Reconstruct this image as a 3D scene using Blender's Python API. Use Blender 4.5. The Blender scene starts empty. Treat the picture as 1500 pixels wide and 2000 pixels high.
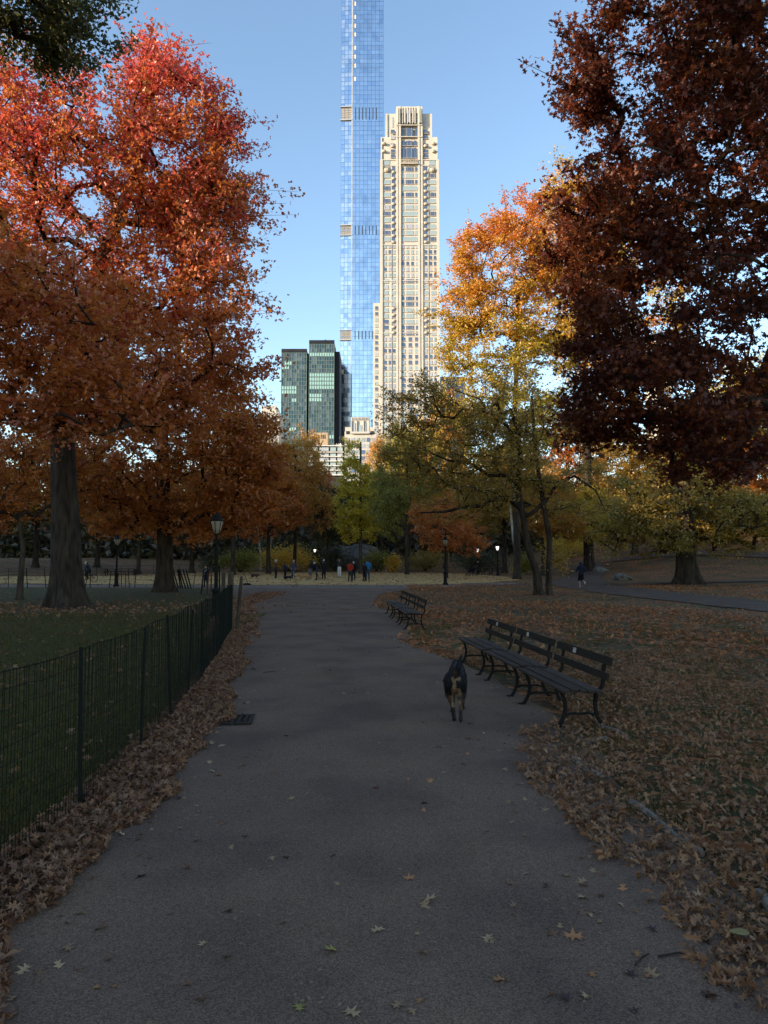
import bpy, math, random
import numpy as np
from math import radians as R, sin, cos, pi, sqrt, tan, atan
from mathutils import Matrix, Vector
SC = bpy.context.scene
COL = SC.collection
random.seed(7)
RNG = np.random.default_rng(7)

# ------------------------------------------------------------------ camera, sky, sun, exposure
CAM_H = 2.0
PITCH = atan(90/1400)
cd = bpy.data.cameras.new('camera'); cam = bpy.data.objects.new('camera', cd); COL.objects.link(cam)
cam.location = (0, 0, CAM_H); cam.rotation_euler = (pi/2+PITCH, 0, 0)
cd.sensor_fit = 'VERTICAL'; cd.sensor_height = 36; cd.lens = 1400/2000*36
cd.clip_start = .05; cd.clip_end = 6000
SC.camera = cam
SUN_EL, SUN_AZ = 13.0, -117.0        # degrees; azimuth clockwise from +Y (view direction): left and a little behind
w = bpy.data.worlds.new('World'); SC.world = w; w.use_nodes = True
nt = w.node_tree
sky = nt.nodes.new('ShaderNodeTexSky'); sky.sky_type = 'NISHITA'; sky.sun_disc = False
sky.sun_elevation = R(SUN_EL); sky.sun_rotation = R(SUN_AZ); sky.air_density = 1.0; sky.dust_density = 0.1; sky.ozone_density = 1.5
bg = nt.nodes['Background']; bg.inputs['Strength'].default_value = 0.15
nt.links.new(sky.outputs[0], bg.inputs[0])
ld = bpy.data.lights.new('sun', 'SUN'); ld.energy = 4.4; ld.angle = R(.5); ld.color = (1, .80, .56)
sun = bpy.data.objects.new('sun', ld); COL.objects.link(sun)
SUND = Vector((sin(R(SUN_AZ))*cos(R(SUN_EL)), cos(R(SUN_AZ))*cos(R(SUN_EL)), sin(R(SUN_EL))))
sun.rotation_euler = SUND.to_track_quat('Z', 'Y').to_euler()
sun.location = (-60, -20, 60)
SC.view_settings.view_transform = 'Standard'; SC.view_settings.look = 'None'
SC.view_settings.gamma = 1; SC.view_settings.exposure = 1.40; SC.view_settings.use_curve_mapping = False
SC.render.engine = 'CYCLES'
SC.cycles.max_bounces = 6; SC.cycles.diffuse_bounces = 3; SC.cycles.glossy_bounces = 3; SC.cycles.transmission_bounces = 3
SC.cycles.use_denoising = True
SC.cycles.caustics_reflective = False; SC.cycles.caustics_refractive = False

# ------------------------------------------------------------------ pixel helpers (photo is 1500 x 2000)
def ray(px, py):
    x = (px-750)/1400; y = (1000-py)/1400
    return np.array([x, cos(PITCH)-y*sin(PITCH), sin(PITCH)+y*cos(PITCH)])
def P(px, py, D):
    r = ray(px, py); t = D/r[1]
    return np.array([r[0]*t, D, CAM_H+r[2]*t])
def G(px, py, z=0.0):
    r = ray(px, py); t = (z-CAM_H)/r[2]
    return np.array([r[0]*t, r[1]*t, z])
def sst(t): t = np.clip(t, 0, 1); return t*t*(3-2*t)
def H(x, y):
    x = np.asarray(x, float); y = np.asarray(y, float)
    h = 7.0*sst((x-17)/40)*sst((y-60)/45)
    h = h + 2.2*sst((y-104)/60)*sst((70-np.abs(x))/60)
    h = h + 2.0*sst((-x-25)/40)*sst((y-75)/40)
    return h

# ------------------------------------------------------------------ materials
def mat(name, build):
    m = bpy.data.materials.new(name); m.use_nodes = True
    n = m.node_tree; n.nodes.clear()
    out = n.nodes.new('ShaderNodeOutputMaterial')
    def N(t, **kw):
        nd = n.nodes.new(t)
        for k, v in kw.items(): setattr(nd, k, v)
        return nd
    def L(a, b): n.links.new(a, b)
    build(N, L, out); return m
def ramp(N, cols, pos=None, interp='LINEAR'):
    r = N('ShaderNodeValToRGB'); e = r.color_ramp.elements; r.color_ramp.interpolation = interp
    k = len(cols)
    pos = pos or [i/(k-1) for i in range(k)]
    while len(e) < k: e.new(.5)
    for i in range(k): e[i].position = pos[i]; e[i].color = (*cols[i], 1)
    return r
def pm(name, c1, c2=None, scale=8.0, rough=.7, bump=0.0, bscale=None, metal=0.0, spec=.12, det=4, coord='Object', stretch=None):
    c2 = c2 or tuple(x*.75 for x in c1)
    def b(N, L, out):
        tc = N('ShaderNodeTexCoord'); src = tc.outputs[coord]
        if stretch:
            mp = N('ShaderNodeMapping'); mp.inputs['Scale'].default_value = stretch; L(src, mp.inputs[0]); src = mp.outputs[0]
        nz = N('ShaderNodeTexNoise'); nz.inputs['Scale'].default_value = scale; nz.inputs['Detail'].default_value = det
        L(src, nz.inputs['Vector'])
        r = ramp(N, [c2, c1], [.35, .65]); L(nz.outputs[0], r.inputs[0])
        p = N('ShaderNodeBsdfPrincipled'); L(r.outputs[0], p.inputs['Base Color'])
        p.inputs['Roughness'].default_value = rough; p.inputs['Metallic'].default_value = metal
        p.inputs['Specular IOR Level'].default_value = spec
        if bump:
            n2 = N('ShaderNodeTexNoise'); n2.inputs['Scale'].default_value = bscale or scale*4; n2.inputs['Detail'].default_value = 5
            L(src, n2.inputs['Vector'])
            bp = N('ShaderNodeBump'); bp.inputs['Strength'].default_value = bump; bp.inputs['Distance'].default_value = .03
            L(n2.outputs[0], bp.inputs['Height']); L(bp.outputs[0], p.inputs['Normal'])
        L(p.outputs[0], out.inputs[0])
    return mat(name, b)
def leafmat(name, cols, trans=.4, pos=None, gloss=.06):
    """leaf colour comes from the mesh attribute tint (clump + leaf variation)"""
    def b(N, L, out):
        a = N('ShaderNodeAttribute'); a.attribute_name = 'tint'
        r = ramp(N, cols, pos); L(a.outputs['Fac'], r.inputs[0])
        d = N('ShaderNodeBsdfDiffuse'); L(r.outputs[0], d.inputs[0])
        t = N('ShaderNodeBsdfTranslucent')
        g = N('ShaderNodeGamma'); g.inputs[1].default_value = .85; L(r.outputs[0], g.inputs[0]); L(g.outputs[0], t.inputs[0])
        m = N('ShaderNodeMixShader'); m.inputs[0].default_value = trans; L(d.outputs[0], m.inputs[1]); L(t.outputs[0], m.inputs[2])
        gl = N('ShaderNodeBsdfGlossy'); gl.inputs['Roughness'].default_value = .45; gl.inputs[0].default_value = (.8, .8, .8, 1)
        m2 = N('ShaderNodeMixShader'); m2.inputs[0].default_value = gloss
        L(m.outputs[0], m2.inputs[1]); L(gl.outputs[0], m2.inputs[2]); L(m2.outputs[0], out.inputs[0])
    return mat(name, b)

# ------------------------------------------------------------------ objects, meshes
def link(name, me, parent=None, mats=()):
    o = bpy.data.objects.new(name, me); COL.objects.link(o)
    for m in (mats if isinstance(mats, (list, tuple)) else [mats]):
        me.materials.append(m)
    if parent is not None: o.parent = parent
    return o
def tag(o, label=None, cat=None, group=None, kind=None):
    if label: o['label'] = label
    if cat: o['category'] = cat
    if group: o['group'] = group
    if kind: o['kind'] = kind
    return o
def empty(name, loc, rz=0, label=None, cat=None, group=None):
    o = bpy.data.objects.new(name, None); COL.objects.link(o); o.empty_display_size = .2
    o.location = loc; o.rotation_euler = (0, 0, rz)
    return tag(o, label, cat, group)
def npmesh(name, v, faces, tint=None, smooth=False, midx=None):
    """v (n,3); faces: array (m,3) / (m,4), or list of such arrays"""
    me = bpy.data.meshes.new(name)
    fl = faces if isinstance(faces, list) else [faces]
    fl = [np.asarray(f, np.int32) for f in fl if len(f)]
    idx = np.concatenate([f.ravel() for f in fl]); tot = np.concatenate([np.full(len(f), f.shape[1], np.int32) for f in fl])
    st = np.concatenate([[0], np.cumsum(tot)[:-1]]).astype(np.int32)
    me.vertices.add(len(v)); me.vertices.foreach_set('co', np.asarray(v, np.float32).ravel())
    me.loops.add(len(idx)); me.loops.foreach_set('vertex_index', idx)
    me.polygons.add(len(tot)); me.polygons.foreach_set('loop_start', st); me.polygons.foreach_set('loop_total', tot)
    if midx is not None: me.polygons.foreach_set('material_index', np.asarray(midx, np.int32))
    me.polygons.foreach_set('use_smooth', np.full(len(tot), smooth))
    me.update(calc_edges=True)
    if tint is not None:
        a = me.attributes.new('tint', 'FLOAT', 'POINT'); a.data.foreach_set('value', np.asarray(tint, np.float32))
    me.validate(); return me
class MB:
    """collects boxes, tubes, rings into one mesh"""
    def __init__(s): s.v = []; s.f = {3: [], 4: []}; s.n = 0; s.m = {3: [], 4: []}
    def add(s, v, f, m=0):
        v = np.asarray(v, float); f = np.asarray(f, int)
        s.v.append(v); k = f.shape[1]; s.f[k].append(f+s.n); s.m[k].append(np.full(len(f), m)); s.n += len(v); return s
    def box(s, c, h, m=0, M=None):
        """centre, half sizes, optional 3x3 rotation (columns are axes)"""
        q = np.array([[x, y, z] for x in (-1, 1) for y in (-1, 1) for z in (-1, 1)], float)*np.array(h)
        if M is not None: q = q @ np.array(M).T
        return s.add(q+np.array(c), [[0,1,3,2],[4,6,7,5],[0,4,5,1],[2,3,7,6],[0,2,6,4],[1,5,7,3]], m)
    def span(s, a, b, m=0):
        a = np.array(a, float); b = np.array(b, float); return s.box((a+b)/2, np.abs(b-a)/2, m)
    def tube(s, pts, rad, sides=8, m=0, cap=True, sq=None):
        pts = np.asarray(pts, float); n = len(pts)
        rad = np.full(n, rad) if np.isscalar(rad) else np.asarray(rad, float)
        tg = np.gradient(pts, axis=0) if n > 1 else np.array([[0,0,1.]])
        tg /= np.linalg.norm(tg, axis=1)[:, None]+1e-9
        ref = np.array([0,0,1.]) if abs(tg[0][2]) < .9 else np.array([1.,0,0])
        a = np.linspace(0, 2*pi, sides, endpoint=False)
        V = []
        for i in range(n):
            u = np.cross(ref, tg[i]); nu = np.linalg.norm(u); u = u/nu if nu > 1e-4 else np.array([1.,0,0])
            ww = np.cross(tg[i], u)
            V.append(pts[i]+rad[i]*(np.cos(a)[:,None]*u+np.sin(a)[:,None]*ww)); 
        V = np.concatenate(V)
        F = [[i*sides+j, i*sides+(j+1)%sides, (i+1)*sides+(j+1)%sides, (i+1)*sides+j] for i in range(n-1) for j in range(sides)]
        s.add(V, F, m)
        if cap:
            for e in (0, n-1):
                c = np.concatenate([V[e*sides:(e+1)*sides], [pts[e]]])
                s.add(c, [[j, (j+1)%sides, sides] if e else [(j+1)%sides, j, sides] for j in range(sides)], m)
        return s
    def lathe(s, prof, sides=16, c=(0,0,0), m=0):
        a = np.linspace(0, 2*pi, sides, endpoint=False); prof = np.asarray(prof, float)
        V = np.concatenate([np.stack([r*np.cos(a), r*np.sin(a), np.full(sides, z)], 1) for r, z in prof])+np.array(c)
        n = len(prof)
        F = [[i*sides+j, i*sides+(j+1)%sides, (i+1)*sides+(j+1)%sides, (i+1)*sides+j] for i in range(n-1) for j in range(sides)]
        return s.add(V, F, m)
    def ell(s, c, r, m=0, seg=10, rings=7, M=None):
        th = np.linspace(0, pi, rings); ph = np.linspace(0, 2*pi, seg, endpoint=False)
        V = np.array([[sin(t)*cos(p), sin(t)*sin(p), cos(t)] for t in th for p in ph])*np.array(r)
        if M is not None: V = V @ np.array(M).T
        F = [[i*seg+j, (i+1)*seg+j, (i+1)*seg+(j+1)%seg, i*seg+(j+1)%seg] for i in range(rings-1) for j in range(seg)]
        return s.add(V+np.array(c), F, m)
    def mesh(s, name, smooth=False):
        fl = []; mi = []
        for k in (3, 4):
            if s.f[k]: fl.append(np.concatenate(s.f[k])); mi.append(np.concatenate(s.m[k]))
        return npmesh(name, np.concatenate(s.v), fl, smooth=smooth, midx=np.concatenate(mi))
    def build(s, name, mats, parent=None, smooth=False):
        return link(name, s.mesh(name, smooth), parent, mats)
UNITBOX = None
def unit_box():
    global UNITBOX
    if UNITBOX is None: UNITBOX = MB().box((0,0,0), (.5,.5,.5)).mesh('unit_box')
    return UNITBOX
def boxpart(name, parent, c, size, m, rz=0.0):
    """a part that is one box: shares a unit mesh per material"""
    key = m.name
    me = boxpart.cache.get(key)
    if me is None:
        me = MB().box((0,0,0), (.5,.5,.5)).mesh('box'); me.materials.append(m); boxpart.cache[key] = me
    o = bpy.data.objects.new(name, me); COL.objects.link(o); o.parent = parent
    o.location = c; o.scale = size
    if rz: o.rotation_euler = (0, 0, rz)
    return o
boxpart.cache = {}
def copy_tree(o, parent=None):
    c = o.copy(); COL.objects.link(c)
    if parent is not None: c.parent = parent
    for ch in list(o.children): copy_tree(ch, c)
    return c
# ------------------------------------------------------------------ ground
def asphalt(name, base, warm):
    def b(N, L, out):
        tc = N('ShaderNodeTexCoord')
        big = N('ShaderNodeTexNoise'); big.inputs['Scale'].default_value = .55; big.inputs['Detail'].default_value = 5; L(tc.outputs['Object'], big.inputs['Vector'])
        r1 = ramp(N, [base, tuple(x*1.18 for x in base), warm], [.34, .56, .74]); L(big.outputs[0], r1.inputs[0])
        fine = N('ShaderNodeTexVoronoi'); fine.inputs['Scale'].default_value = 150; L(tc.outputs['Object'], fine.inputs['Vector'])
        r2 = ramp(N, [(.62,.62,.62), (1,1,1), (1.5,1.45,1.4)], [.05, .55, .98])
        sep = N('ShaderNodeSeparateColor'); L(fine.outputs['Color'], sep.inputs[0]); L(sep.outputs[0], r2.inputs[0])
        mx = N('ShaderNodeMix', data_type='RGBA', blend_type='MULTIPLY'); mx.inputs[0].default_value = 1
        L(r1.outputs[0], mx.inputs[6]); L(r2.outputs[0], mx.inputs[7])
        # a few darker patches
        pv = N('ShaderNodeTexNoise'); pv.inputs['Scale'].default_value = .9; pv.inputs['Detail'].default_value = 8; L(tc.outputs['Object'], pv.inputs['Vector'])
        pr = ramp(N, [(.80,.80,.82), (1,1,1), (1.12,1.10,1.06)], [.38, .5, .66]); L(pv.outputs[0], pr.inputs[0])
        m3 = N('ShaderNodeMix', data_type='RGBA', blend_type='MULTIPLY'); m3.inputs[0].default_value = 1; m3.inputs[6].default_value = (1,1,1,1); L(pr.outputs[0], m3.inputs[7])
        m4 = N('ShaderNodeMix', data_type='RGBA', blend_type='MULTIPLY'); m4.inputs[0].default_value = 1; L(mx.outputs[2], m4.inputs[6]); L(m3.outputs[2], m4.inputs[7]); mx = m4
        p = N('ShaderNodeBsdfPrincipled'); L(mx.outputs[2], p.inputs['Base Color']); p.inputs['Roughness'].default_value = .95
        p.inputs['Specular IOR Level'].default_value = .12
        bp = N('ShaderNodeBump'); bp.inputs['Strength'].default_value = .5; bp.inputs['Distance'].default_value = .006
        n2 = N('ShaderNodeTexNoise'); n2.inputs['Scale'].default_value = 130; n2.inputs['Detail'].default_value = 3; L(tc.outputs['Object'], n2.inputs['Vector'])
        L(n2.outputs[0], bp.inputs['Height']); L(bp.outputs[0], p.inputs['Normal']); L(p.outputs[0], out.inputs[0])
    return mat(name, b)
def ground_mat(name, soil, grass, leafcols, leafamt, cell=9.0):
    """grass and soil, and over it flakes of fallen leaves in patches"""
    def b(N, L, out):
        tc = N('ShaderNodeTexCoord'); O = tc.outputs['Object']
        n1 = N('ShaderNodeTexNoise'); n1.inputs['Scale'].default_value = .35; n1.inputs['Detail'].default_value = 6; L(O, n1.inputs['Vector'])
        r1 = ramp(N, [soil, grass, tuple(x*1.25 for x in grass)], [.38, .55, .75]); L(n1.outputs[0], r1.inputs[0])
        nf = N('ShaderNodeTexNoise'); nf.inputs['Scale'].default_value = 30; nf.inputs['Detail'].default_value = 4; L(O, nf.inputs['Vector'])
        rf = ramp(N, [(.55,.55,.55), (1.35,1.35,1.35)], [.3, .7]); L(nf.outputs[0], rf.inputs[0])
        m1 = N('ShaderNodeMix', data_type='RGBA', blend_type='MULTIPLY'); m1.inputs[0].default_value = 1
        L(r1.outputs[0], m1.inputs[6]); L(rf.outputs[0], m1.inputs[7])
        # leaf flakes
        vo = N('ShaderNodeTexVoronoi'); vo.inputs['Scale'].default_value = cell; L(O, vo.inputs['Vector'])
        sep = N('ShaderNodeSeparateColor'); L(vo.outputs['Color'], sep.inputs[0])
        rl = ramp(N, leafcols); L(sep.outputs[0], rl.inputs[0])
        n3 = N('ShaderNodeTexNoise'); n3.inputs['Scale'].default_value = .28; n3.inputs['Detail'].default_value = 4; n3.inputs['Distortion'].default_value = .6; L(O, n3.inputs['Vector'])
        mm = N('ShaderNodeMath', operation='ADD'); L(n3.outputs[0], mm.inputs[0]); mm.inputs[1].default_value = leafamt-.5
        gt = N('ShaderNodeMath', operation='SUBTRACT'); L(mm.outputs[0], gt.inputs[0])
        sc = N('ShaderNodeMath', operation='MULTIPLY'); L(sep.outputs[1], sc.inputs[0]); sc.inputs[1].default_value = .55
        ad = N('ShaderNodeMath', operation='ADD'); L(sc.outputs[0], ad.inputs[0]); ad.inputs[1].default_value = .22; L(ad.outputs[0], gt.inputs[1])
        st = N('ShaderNodeMath', operation='MULTIPLY'); L(gt.outputs[0], st.inputs[0]); st.inputs[1].default_value = 9; st.use_clamp = True
        m2 = N('ShaderNodeMix', data_type='RGBA'); L(st.outputs[0], m2.inputs[0]); L(m1.outputs[2], m2.inputs[6]); L(rl.outputs[0], m2.inputs[7])
        p = N('ShaderNodeBsdfPrincipled'); L(m2.outputs[2], p.inputs['Base Color']); p.inputs['Roughness'].default_value = .95; p.inputs['Specular IOR Level'].default_value = .15
        bp = N('ShaderNodeBump'); bp.inputs['Strength'].default_value = .8; bp.inputs['Distance'].default_value = .03
        L(vo.outputs['Distance'], bp.inputs['Height']); L(bp.outputs[0], p.inputs['Normal']); L(p.outputs[0], out.inputs[0])
    return mat(name, b)
LEAFG = [(.095,.032,.013), (.20,.068,.024), (.28,.115,.042), (.15,.044,.017), (.34,.165,.07)]
M_GROUND = ground_mat('leafy_ground', (.058,.037,.018), (.046,.044,.012), LEAFG, .50)
M_LAWN = ground_mat('lawn_grass', (.056,.042,.014), (.046,.043,.010), LEAFG, .17, 11)
M_PATH = asphalt('asphalt', (.124,.081,.058), (.142,.088,.054))
M_SIDE = asphalt('old_asphalt', (.068,.045,.033), (.095,.055,.030))
M_CONC = pm('pale_paving', (.17,.125,.095), (.115,.085,.066), scale=1.6, rough=.9, bump=.3, bscale=60)
M_SAND = pm('tan_sand', (.44,.265,.10), (.27,.165,.062), scale=.7, rough=.95, bump=.6, bscale=18, det=8)

def nonuni(lo, a, b, hi, fine, k):
    mid = np.arange(a, b+fine/2, fine)
    L_ = a-np.geomspace(fine, a-lo, k); U_ = b+np.geomspace(fine, hi-b, k)
    return np.concatenate([np.sort(L_), mid, U_])
xs = nonuni(-2600, -70, 80, 2600, 2.0, 14); ys = nonuni(-1500, -10, 180, 4500, 2.0, 16)
X, Y = np.meshgrid(xs, ys, indexing='ij')
V = np.stack([X, Y, H(X, Y)], -1).reshape(-1, 3)
nx, ny = len(xs), len(ys)
ii, jj = np.meshgrid(np.arange(nx-1), np.arange(ny-1), indexing='ij'); q = (ii*ny+jj).ravel()
gm = npmesh('ground', V, np.stack([q, q+ny, q+ny+1, q+1], 1), smooth=True)
tag(link('ground', gm, None, M_GROUND), kind='structure')

def sheet(name, pts, z, m, jit=.06, step=.5, seed=1):
    """flat polygon with a slightly ragged edge"""
    rg = np.random.default_rng(seed); out = []
    pts = [np.array(p, float) for p in pts]
    for a, b in zip(pts, pts[1:]+pts[:1]):
        n = max(1, int(np.linalg.norm(b-a)/step))
        for i in range(n):
            out.append(a+(b-a)*i/n+(rg.normal(0, jit, 2) if i else 0))
    me = bpy.data.meshes.new(name)
    me.from_pydata([(p[0], p[1], z) for p in out], [], [list(range(len(out)))])
    me.update()
    if me.polygons[0].normal.z < 0: me.flip_normals()
    o = link(name, me, None, m); tag(o, kind='structure'); return o
PATH_R = [(2.15,-4),(2.15,3),(2.1,6),(2.25,8.2),(2.05,10.2),(1.85,12),(1.5,13.8),(.95,15.4),(.55,17),(.62,19.3),(.75,20.5),(.45,23),(.2,26.5),(-.3,29.5),(-.5,33),(-.45,37),(0,41.5),(1.2,45.5),(3.4,48.2)]
PATH_L = [(-18,48.6),(-11,47.6),(-9.6,44.5),(-8.3,40),(-6.6,33),(-5.3,26),(-4.0,20),(-3.1,15),(-2.6,10),(-2.35,6),(-2.3,3),(-2.3,-4)]
sheet('path', PATH_R+PATH_L, .008, M_PATH, .05, .6, 2)
sheet('lawn', [(-2.35,-4),(-2.4,6),(-2.7,10),(-3.3,15),(-4.2,20),(-5.4,26),(-6.8,33),(-8.6,40),(-10.3,46.5),(-18,48.0),(-32,48.5),(-60,50),(-60,-4)], .004, M_LAWN, .08, .8, 3)
sheet('pavement', [(-62,51),(-32,50),(-18,49.2),(-10,48.2),(0,47.6),(3.4,48.8),(6.5,50.5),(9.5,54.5),(11.5,58),(9.5,58.5),(5,54.8),(0,53.2),(-10,53.0),(-22,54.5),(-62,58)], .012, M_CONC, .12, .8, 4)
sheet('sand_field', [(-40,58.2),(-22,55.2),(-10,53.6),(0,53.8),(5,55.4),(9,59.2),(12.5,66),(13,78),(10,92),(-2,101),(-20,104),(-40,100),(-48,80)], .012, M_SAND, .35, 1.0, 5)
def strip(name, ctr, wid, z, m, step=1.0, seed=1):
    rg = np.random.default_rng(seed)
    c = np.array(ctr, float); d = np.concatenate([[0], np.cumsum(np.linalg.norm(np.diff(c, axis=0), axis=1))])
    t = np.arange(0, d[-1], step); p = np.stack([np.interp(t, d, c[:, k]) for k in range(2)], 1)
    wv = np.interp(t, d, wid)
    for _ in range(3): p[1:-1] = (p[:-2]+2*p[1:-1]+p[2:])/4
    tg = np.gradient(p, axis=0); tg /= np.linalg.norm(tg, axis=1)[:, None]; nr = np.stack([-tg[:, 1], tg[:, 0]], 1)
    k = 7; rows = []
    for j in range(k):
        s = (j/(k-1)-.5)
        e = rg.normal(0, .09, len(p)) if j in (0, k-1) else 0
        rows.append(p+nr*(s*wv+e)[:, None])
    A = np.stack(rows, 1); n = len(p)
    V = np.concatenate([A.reshape(-1, 2), (H(A[..., 0], A[..., 1])+z).reshape(-1, 1)], 1)
    F = [[i*k+j, i*k+j+1, (i+1)*k+j+1, (i+1)*k+j] for i in range(n-1) for j in range(k-1)]
    me = npmesh(name, V, np.array(F))
    if me.polygons[0].normal.z < 0: me.flip_normals()
    return tag(link(name, me, None, m), kind='structure')
strip('side_path', [(19.5,8),(17.2,22),(15.6,32),(14.6,42),(14.6,50),(15.8,58),(19,70),(24,84),(28,100)], [4.6,4.6,4.4,4.6,5.0,4.8,4,4,4], .03, M_SIDE, 1, 3)
strip('footpath', [(5.8,52.4),(9,52.6),(12.2,53.5),(14.5,56)], [3,2.4,2.6,4], .022, M_SIDE, .6, 5)
strip('dirt_path', [(17,53),(22,56.5),(30,61),(38,64),(50,68)], [2.2,2.2,2.4,2.4,2.6], .06, M_SIDE, 1, 6)
strip('hill_path', [(30,96),(38,88),(44,80),(56,74)], [3,3,3,3], .10, M_SIDE, 1, 7)

# ------------------------------------------------------------------ buildings
def glass(name, col, rough=.12, metal=.55):
    def b(N, L, out):
        tc = N('ShaderNodeTexCoord'); nz = N('ShaderNodeTexNoise'); nz.inputs['Scale'].default_value = .12; nz.inputs['Detail'].default_value = 2
        L(tc.outputs['Object'], nz.inputs['Vector'])
        r = ramp(N, [tuple(c*.85 for c in col), tuple(min(1, c*1.12) for c in col)], [.35, .65]); L(nz.outputs[0], r.inputs[0])
        p = N('ShaderNodeBsdfPrincipled'); L(r.outputs[0], p.inputs['Base Color'])
        p.inputs['Metallic'].default_value = metal; p.inputs['Roughness'].default_value = rough
        L(p.outputs[0], out.inputs[0])
    return mat(name, b)
M_STONE = pm('limestone', (.49,.465,.425), (.42,.40,.365), scale=.15, rough=.9)
M_STONE2 = pm('tan_brick', (.40,.31,.21), (.33,.25,.17), scale=.3, rough=.9)
M_WINB = glass('window_blue', (.10,.14,.21), .15, .4)
M_WINT = glass('window_teal', (.27,.34,.36), .3, .15)
M_WINL = glass('window_pale', (.33,.35,.39), .3, .15)
M_DARK = pm('dark_frame', (.035,.038,.045), scale=1, rough=.6)
M_BALC = pm('balcony_stone', (.42,.38,.33), scale=.4, rough=.85)
M_MULL = pm('tower_mullion', (.56,.62,.71), scale=.1, rough=.22, metal=1.0)
M_FIN = pm('pale_metal_fin', (.42,.46,.52), scale=.2, rough=.4, metal=.2)
TG = [glass('tower_glass', (.66,.71,.77), .06, 1), glass('tower_glass_deep', (.57,.65,.76), .06, 1), glass('tower_glass_soft', (.70,.75,.80), .10, 1), glass('tower_glass_blind', (.72,.76,.80), .15, .97)]
TGL = [glass('bay_glass', (.68,.73,.80), .10, 1), glass('bay_glass_blind', (.76,.78,.80), .2, .94), glass('bay_glass_deep', (.60,.67,.78), .08, 1)]
M_LOUV = pm('louver_grey', (.30,.29,.27), scale=.5, rough=.6)
M_WHITEW = pm('curtain_white', (.85,.78,.72), scale=.3, rough=.6)

def oriented(p0, p1):
    p0 = np.array(p0, float); p1 = np.array(p1, float); u = (p1-p0); w_ = np.linalg.norm(u); u /= w_
    n = np.array([u[1], -u[0]])            # outward for left-to-right seen from -Y
    return p0, u, n, w_

# --- the glass tower
D = 600.0
def bx(px, D, py=500): return P(px, py, D)[0]
def bz(py, D, px=750): return P(px, py, D)[2]
x0, x1, x2 = bx(665, D), bx(686.5, D), bx(748.5, D)
tower = empty('glass_skyscraper', ((x0+x2)/2, D, 0), 0, 'very tall slender blue glass skyscraper running out of the top of the picture', 'skyscraper')
tl = np.array([(x0+x2)/2, D])
FL = 4.05; NF = 132; ZT = NF*FL
c = MB()
core = [(x0+.3, D+2.8), (x1, D+.5), (x2-.2, D+.5), (x2-.2, D+28), (x0+.3, D+28)]
cv = np.array([[x-tl[0], y-tl[1], z] for z in (0, ZT) for x, y in core]); k = 5
c.add(cv, [[i, (i+1) % k, (i+1) % k+k, i+k] for i in range(k)]); c.add(np.concatenate([cv[k:], [[0, 14, ZT]]]), [[i, (i+1) % k, k] for i in range(k)])
c.build('core', M_DARK, tower)
zb = lambda py: bz(py, D)
bands = [(zb(234), zb(210)), (zb(459), zb(441)), (zb(663), zb(646))]
mull = MB(); rest = MB(); fins = MB(); louv = MB(); rng = np.random.default_rng(3)
panes = []
def face(p0, p1, cols, mats, k0, bay):
    p0, u, n, wd = oriented(p0, p1)
    R3 = np.array([[u[0], -n[0], 0], [u[1], -n[1], 0], [0, 0, 1]])
    cwid = wd/cols
    for f in range(NF):
        zc = (f+.5)*FL
        inb = any(a < zc < b for a, b in bands)
        rowt = rng.random()
        for j in range(cols):
            cc = p0+u*(j+.5)*cwid+n*.12
            if bay and inb: mi = 5
            else:
                t = rng.random()*.6+rowt*.4
                mi = k0+(0 if t < .62 else 1 if t < .78 else 2 if t < .93 else 3)
                if bay: mi = 6+(0 if t < .45 else 1 if t < .72 else 2)
                elif zc > zb(160) and j == 0 and f % 7 in (1, 3, 5): mi = 4
            panes.append((np.array([*(cc-tl), zc]), (cwid-.32, .25, FL-.45), mi, R3))
        mull.box(np.array([*(p0+u*wd/2+n*.17-tl), f*FL]), (wd/2, .13, .16 if f % 5 else .22), 0, R3)
    for j in range(cols+1):
        cc = p0+u*j*cwid+n*.2
        mull.box(np.array([*(cc-tl), ZT/2]), (.10, .16, ZT/2), 0, R3)
    return p0, u, n, wd, R3
fb = face((x0, D+.7), (x1, D), 3, TGL, 6, True)
ff = face((x1, D), (x2, D), 8, TG, 0, False)
face((x2, D), (x2, D+28), 5, TG, 0, False)
pm_all = TG+[M_WHITEW, M_LOUV]+TGL
order = sorted(range(len(panes)), key=lambda i: abs(panes[i][0][2]-370) + (1000 if panes[i][3][1, 0] > .9 else 0))
for r_, i in enumerate(order):
    c_, s_, mi, R3 = panes[i]
    if r_ < 290: boxpart('glass_pane', tower, c_, s_, pm_all[mi], math.atan2(R3[1, 0], R3[0, 0]))
    else: rest.box(c_, np.array(s_)/2, mi, R3)
tag(rest.build('glazing', pm_all, tower), kind='stuff')
mull.build('mullion_grid', M_MULL, tower)
p0, u, n, wd, R3 = ff
fins.box(np.array([*(p0+u*.2+n*.5-tl), ZT/2]), (.55, .5, ZT/2), 0, R3); fins.build('corner_fin', M_FIN, tower)
for a, b in bands:
    for px in np.linspace(694, 735, 7):
        boxpart('vent_slot', tower, (bx(px, D)-tl[0], -.42, (a+b)/2), (.75, .3, (b-a)*.95), M_DARK)
    pb, ub, nb, wb, Rb = fb
    for z in (a-.4, b+.4):
        boxpart('band_ledge', tower, (*(pb+ub*wb/2+nb*.6-tl), z), (wb+1.2, 1.6, .7), M_FIN, math.atan2(ub[1], ub[0]))
    for z in np.linspace(a+.8, b-.8, 6):
        boxpart('louver', tower, (*(pb+ub*wb/2+nb*.4-tl), z), (wb*.94, .3, .35), M_LOUV, math.atan2(ub[1], ub[0]))

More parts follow.
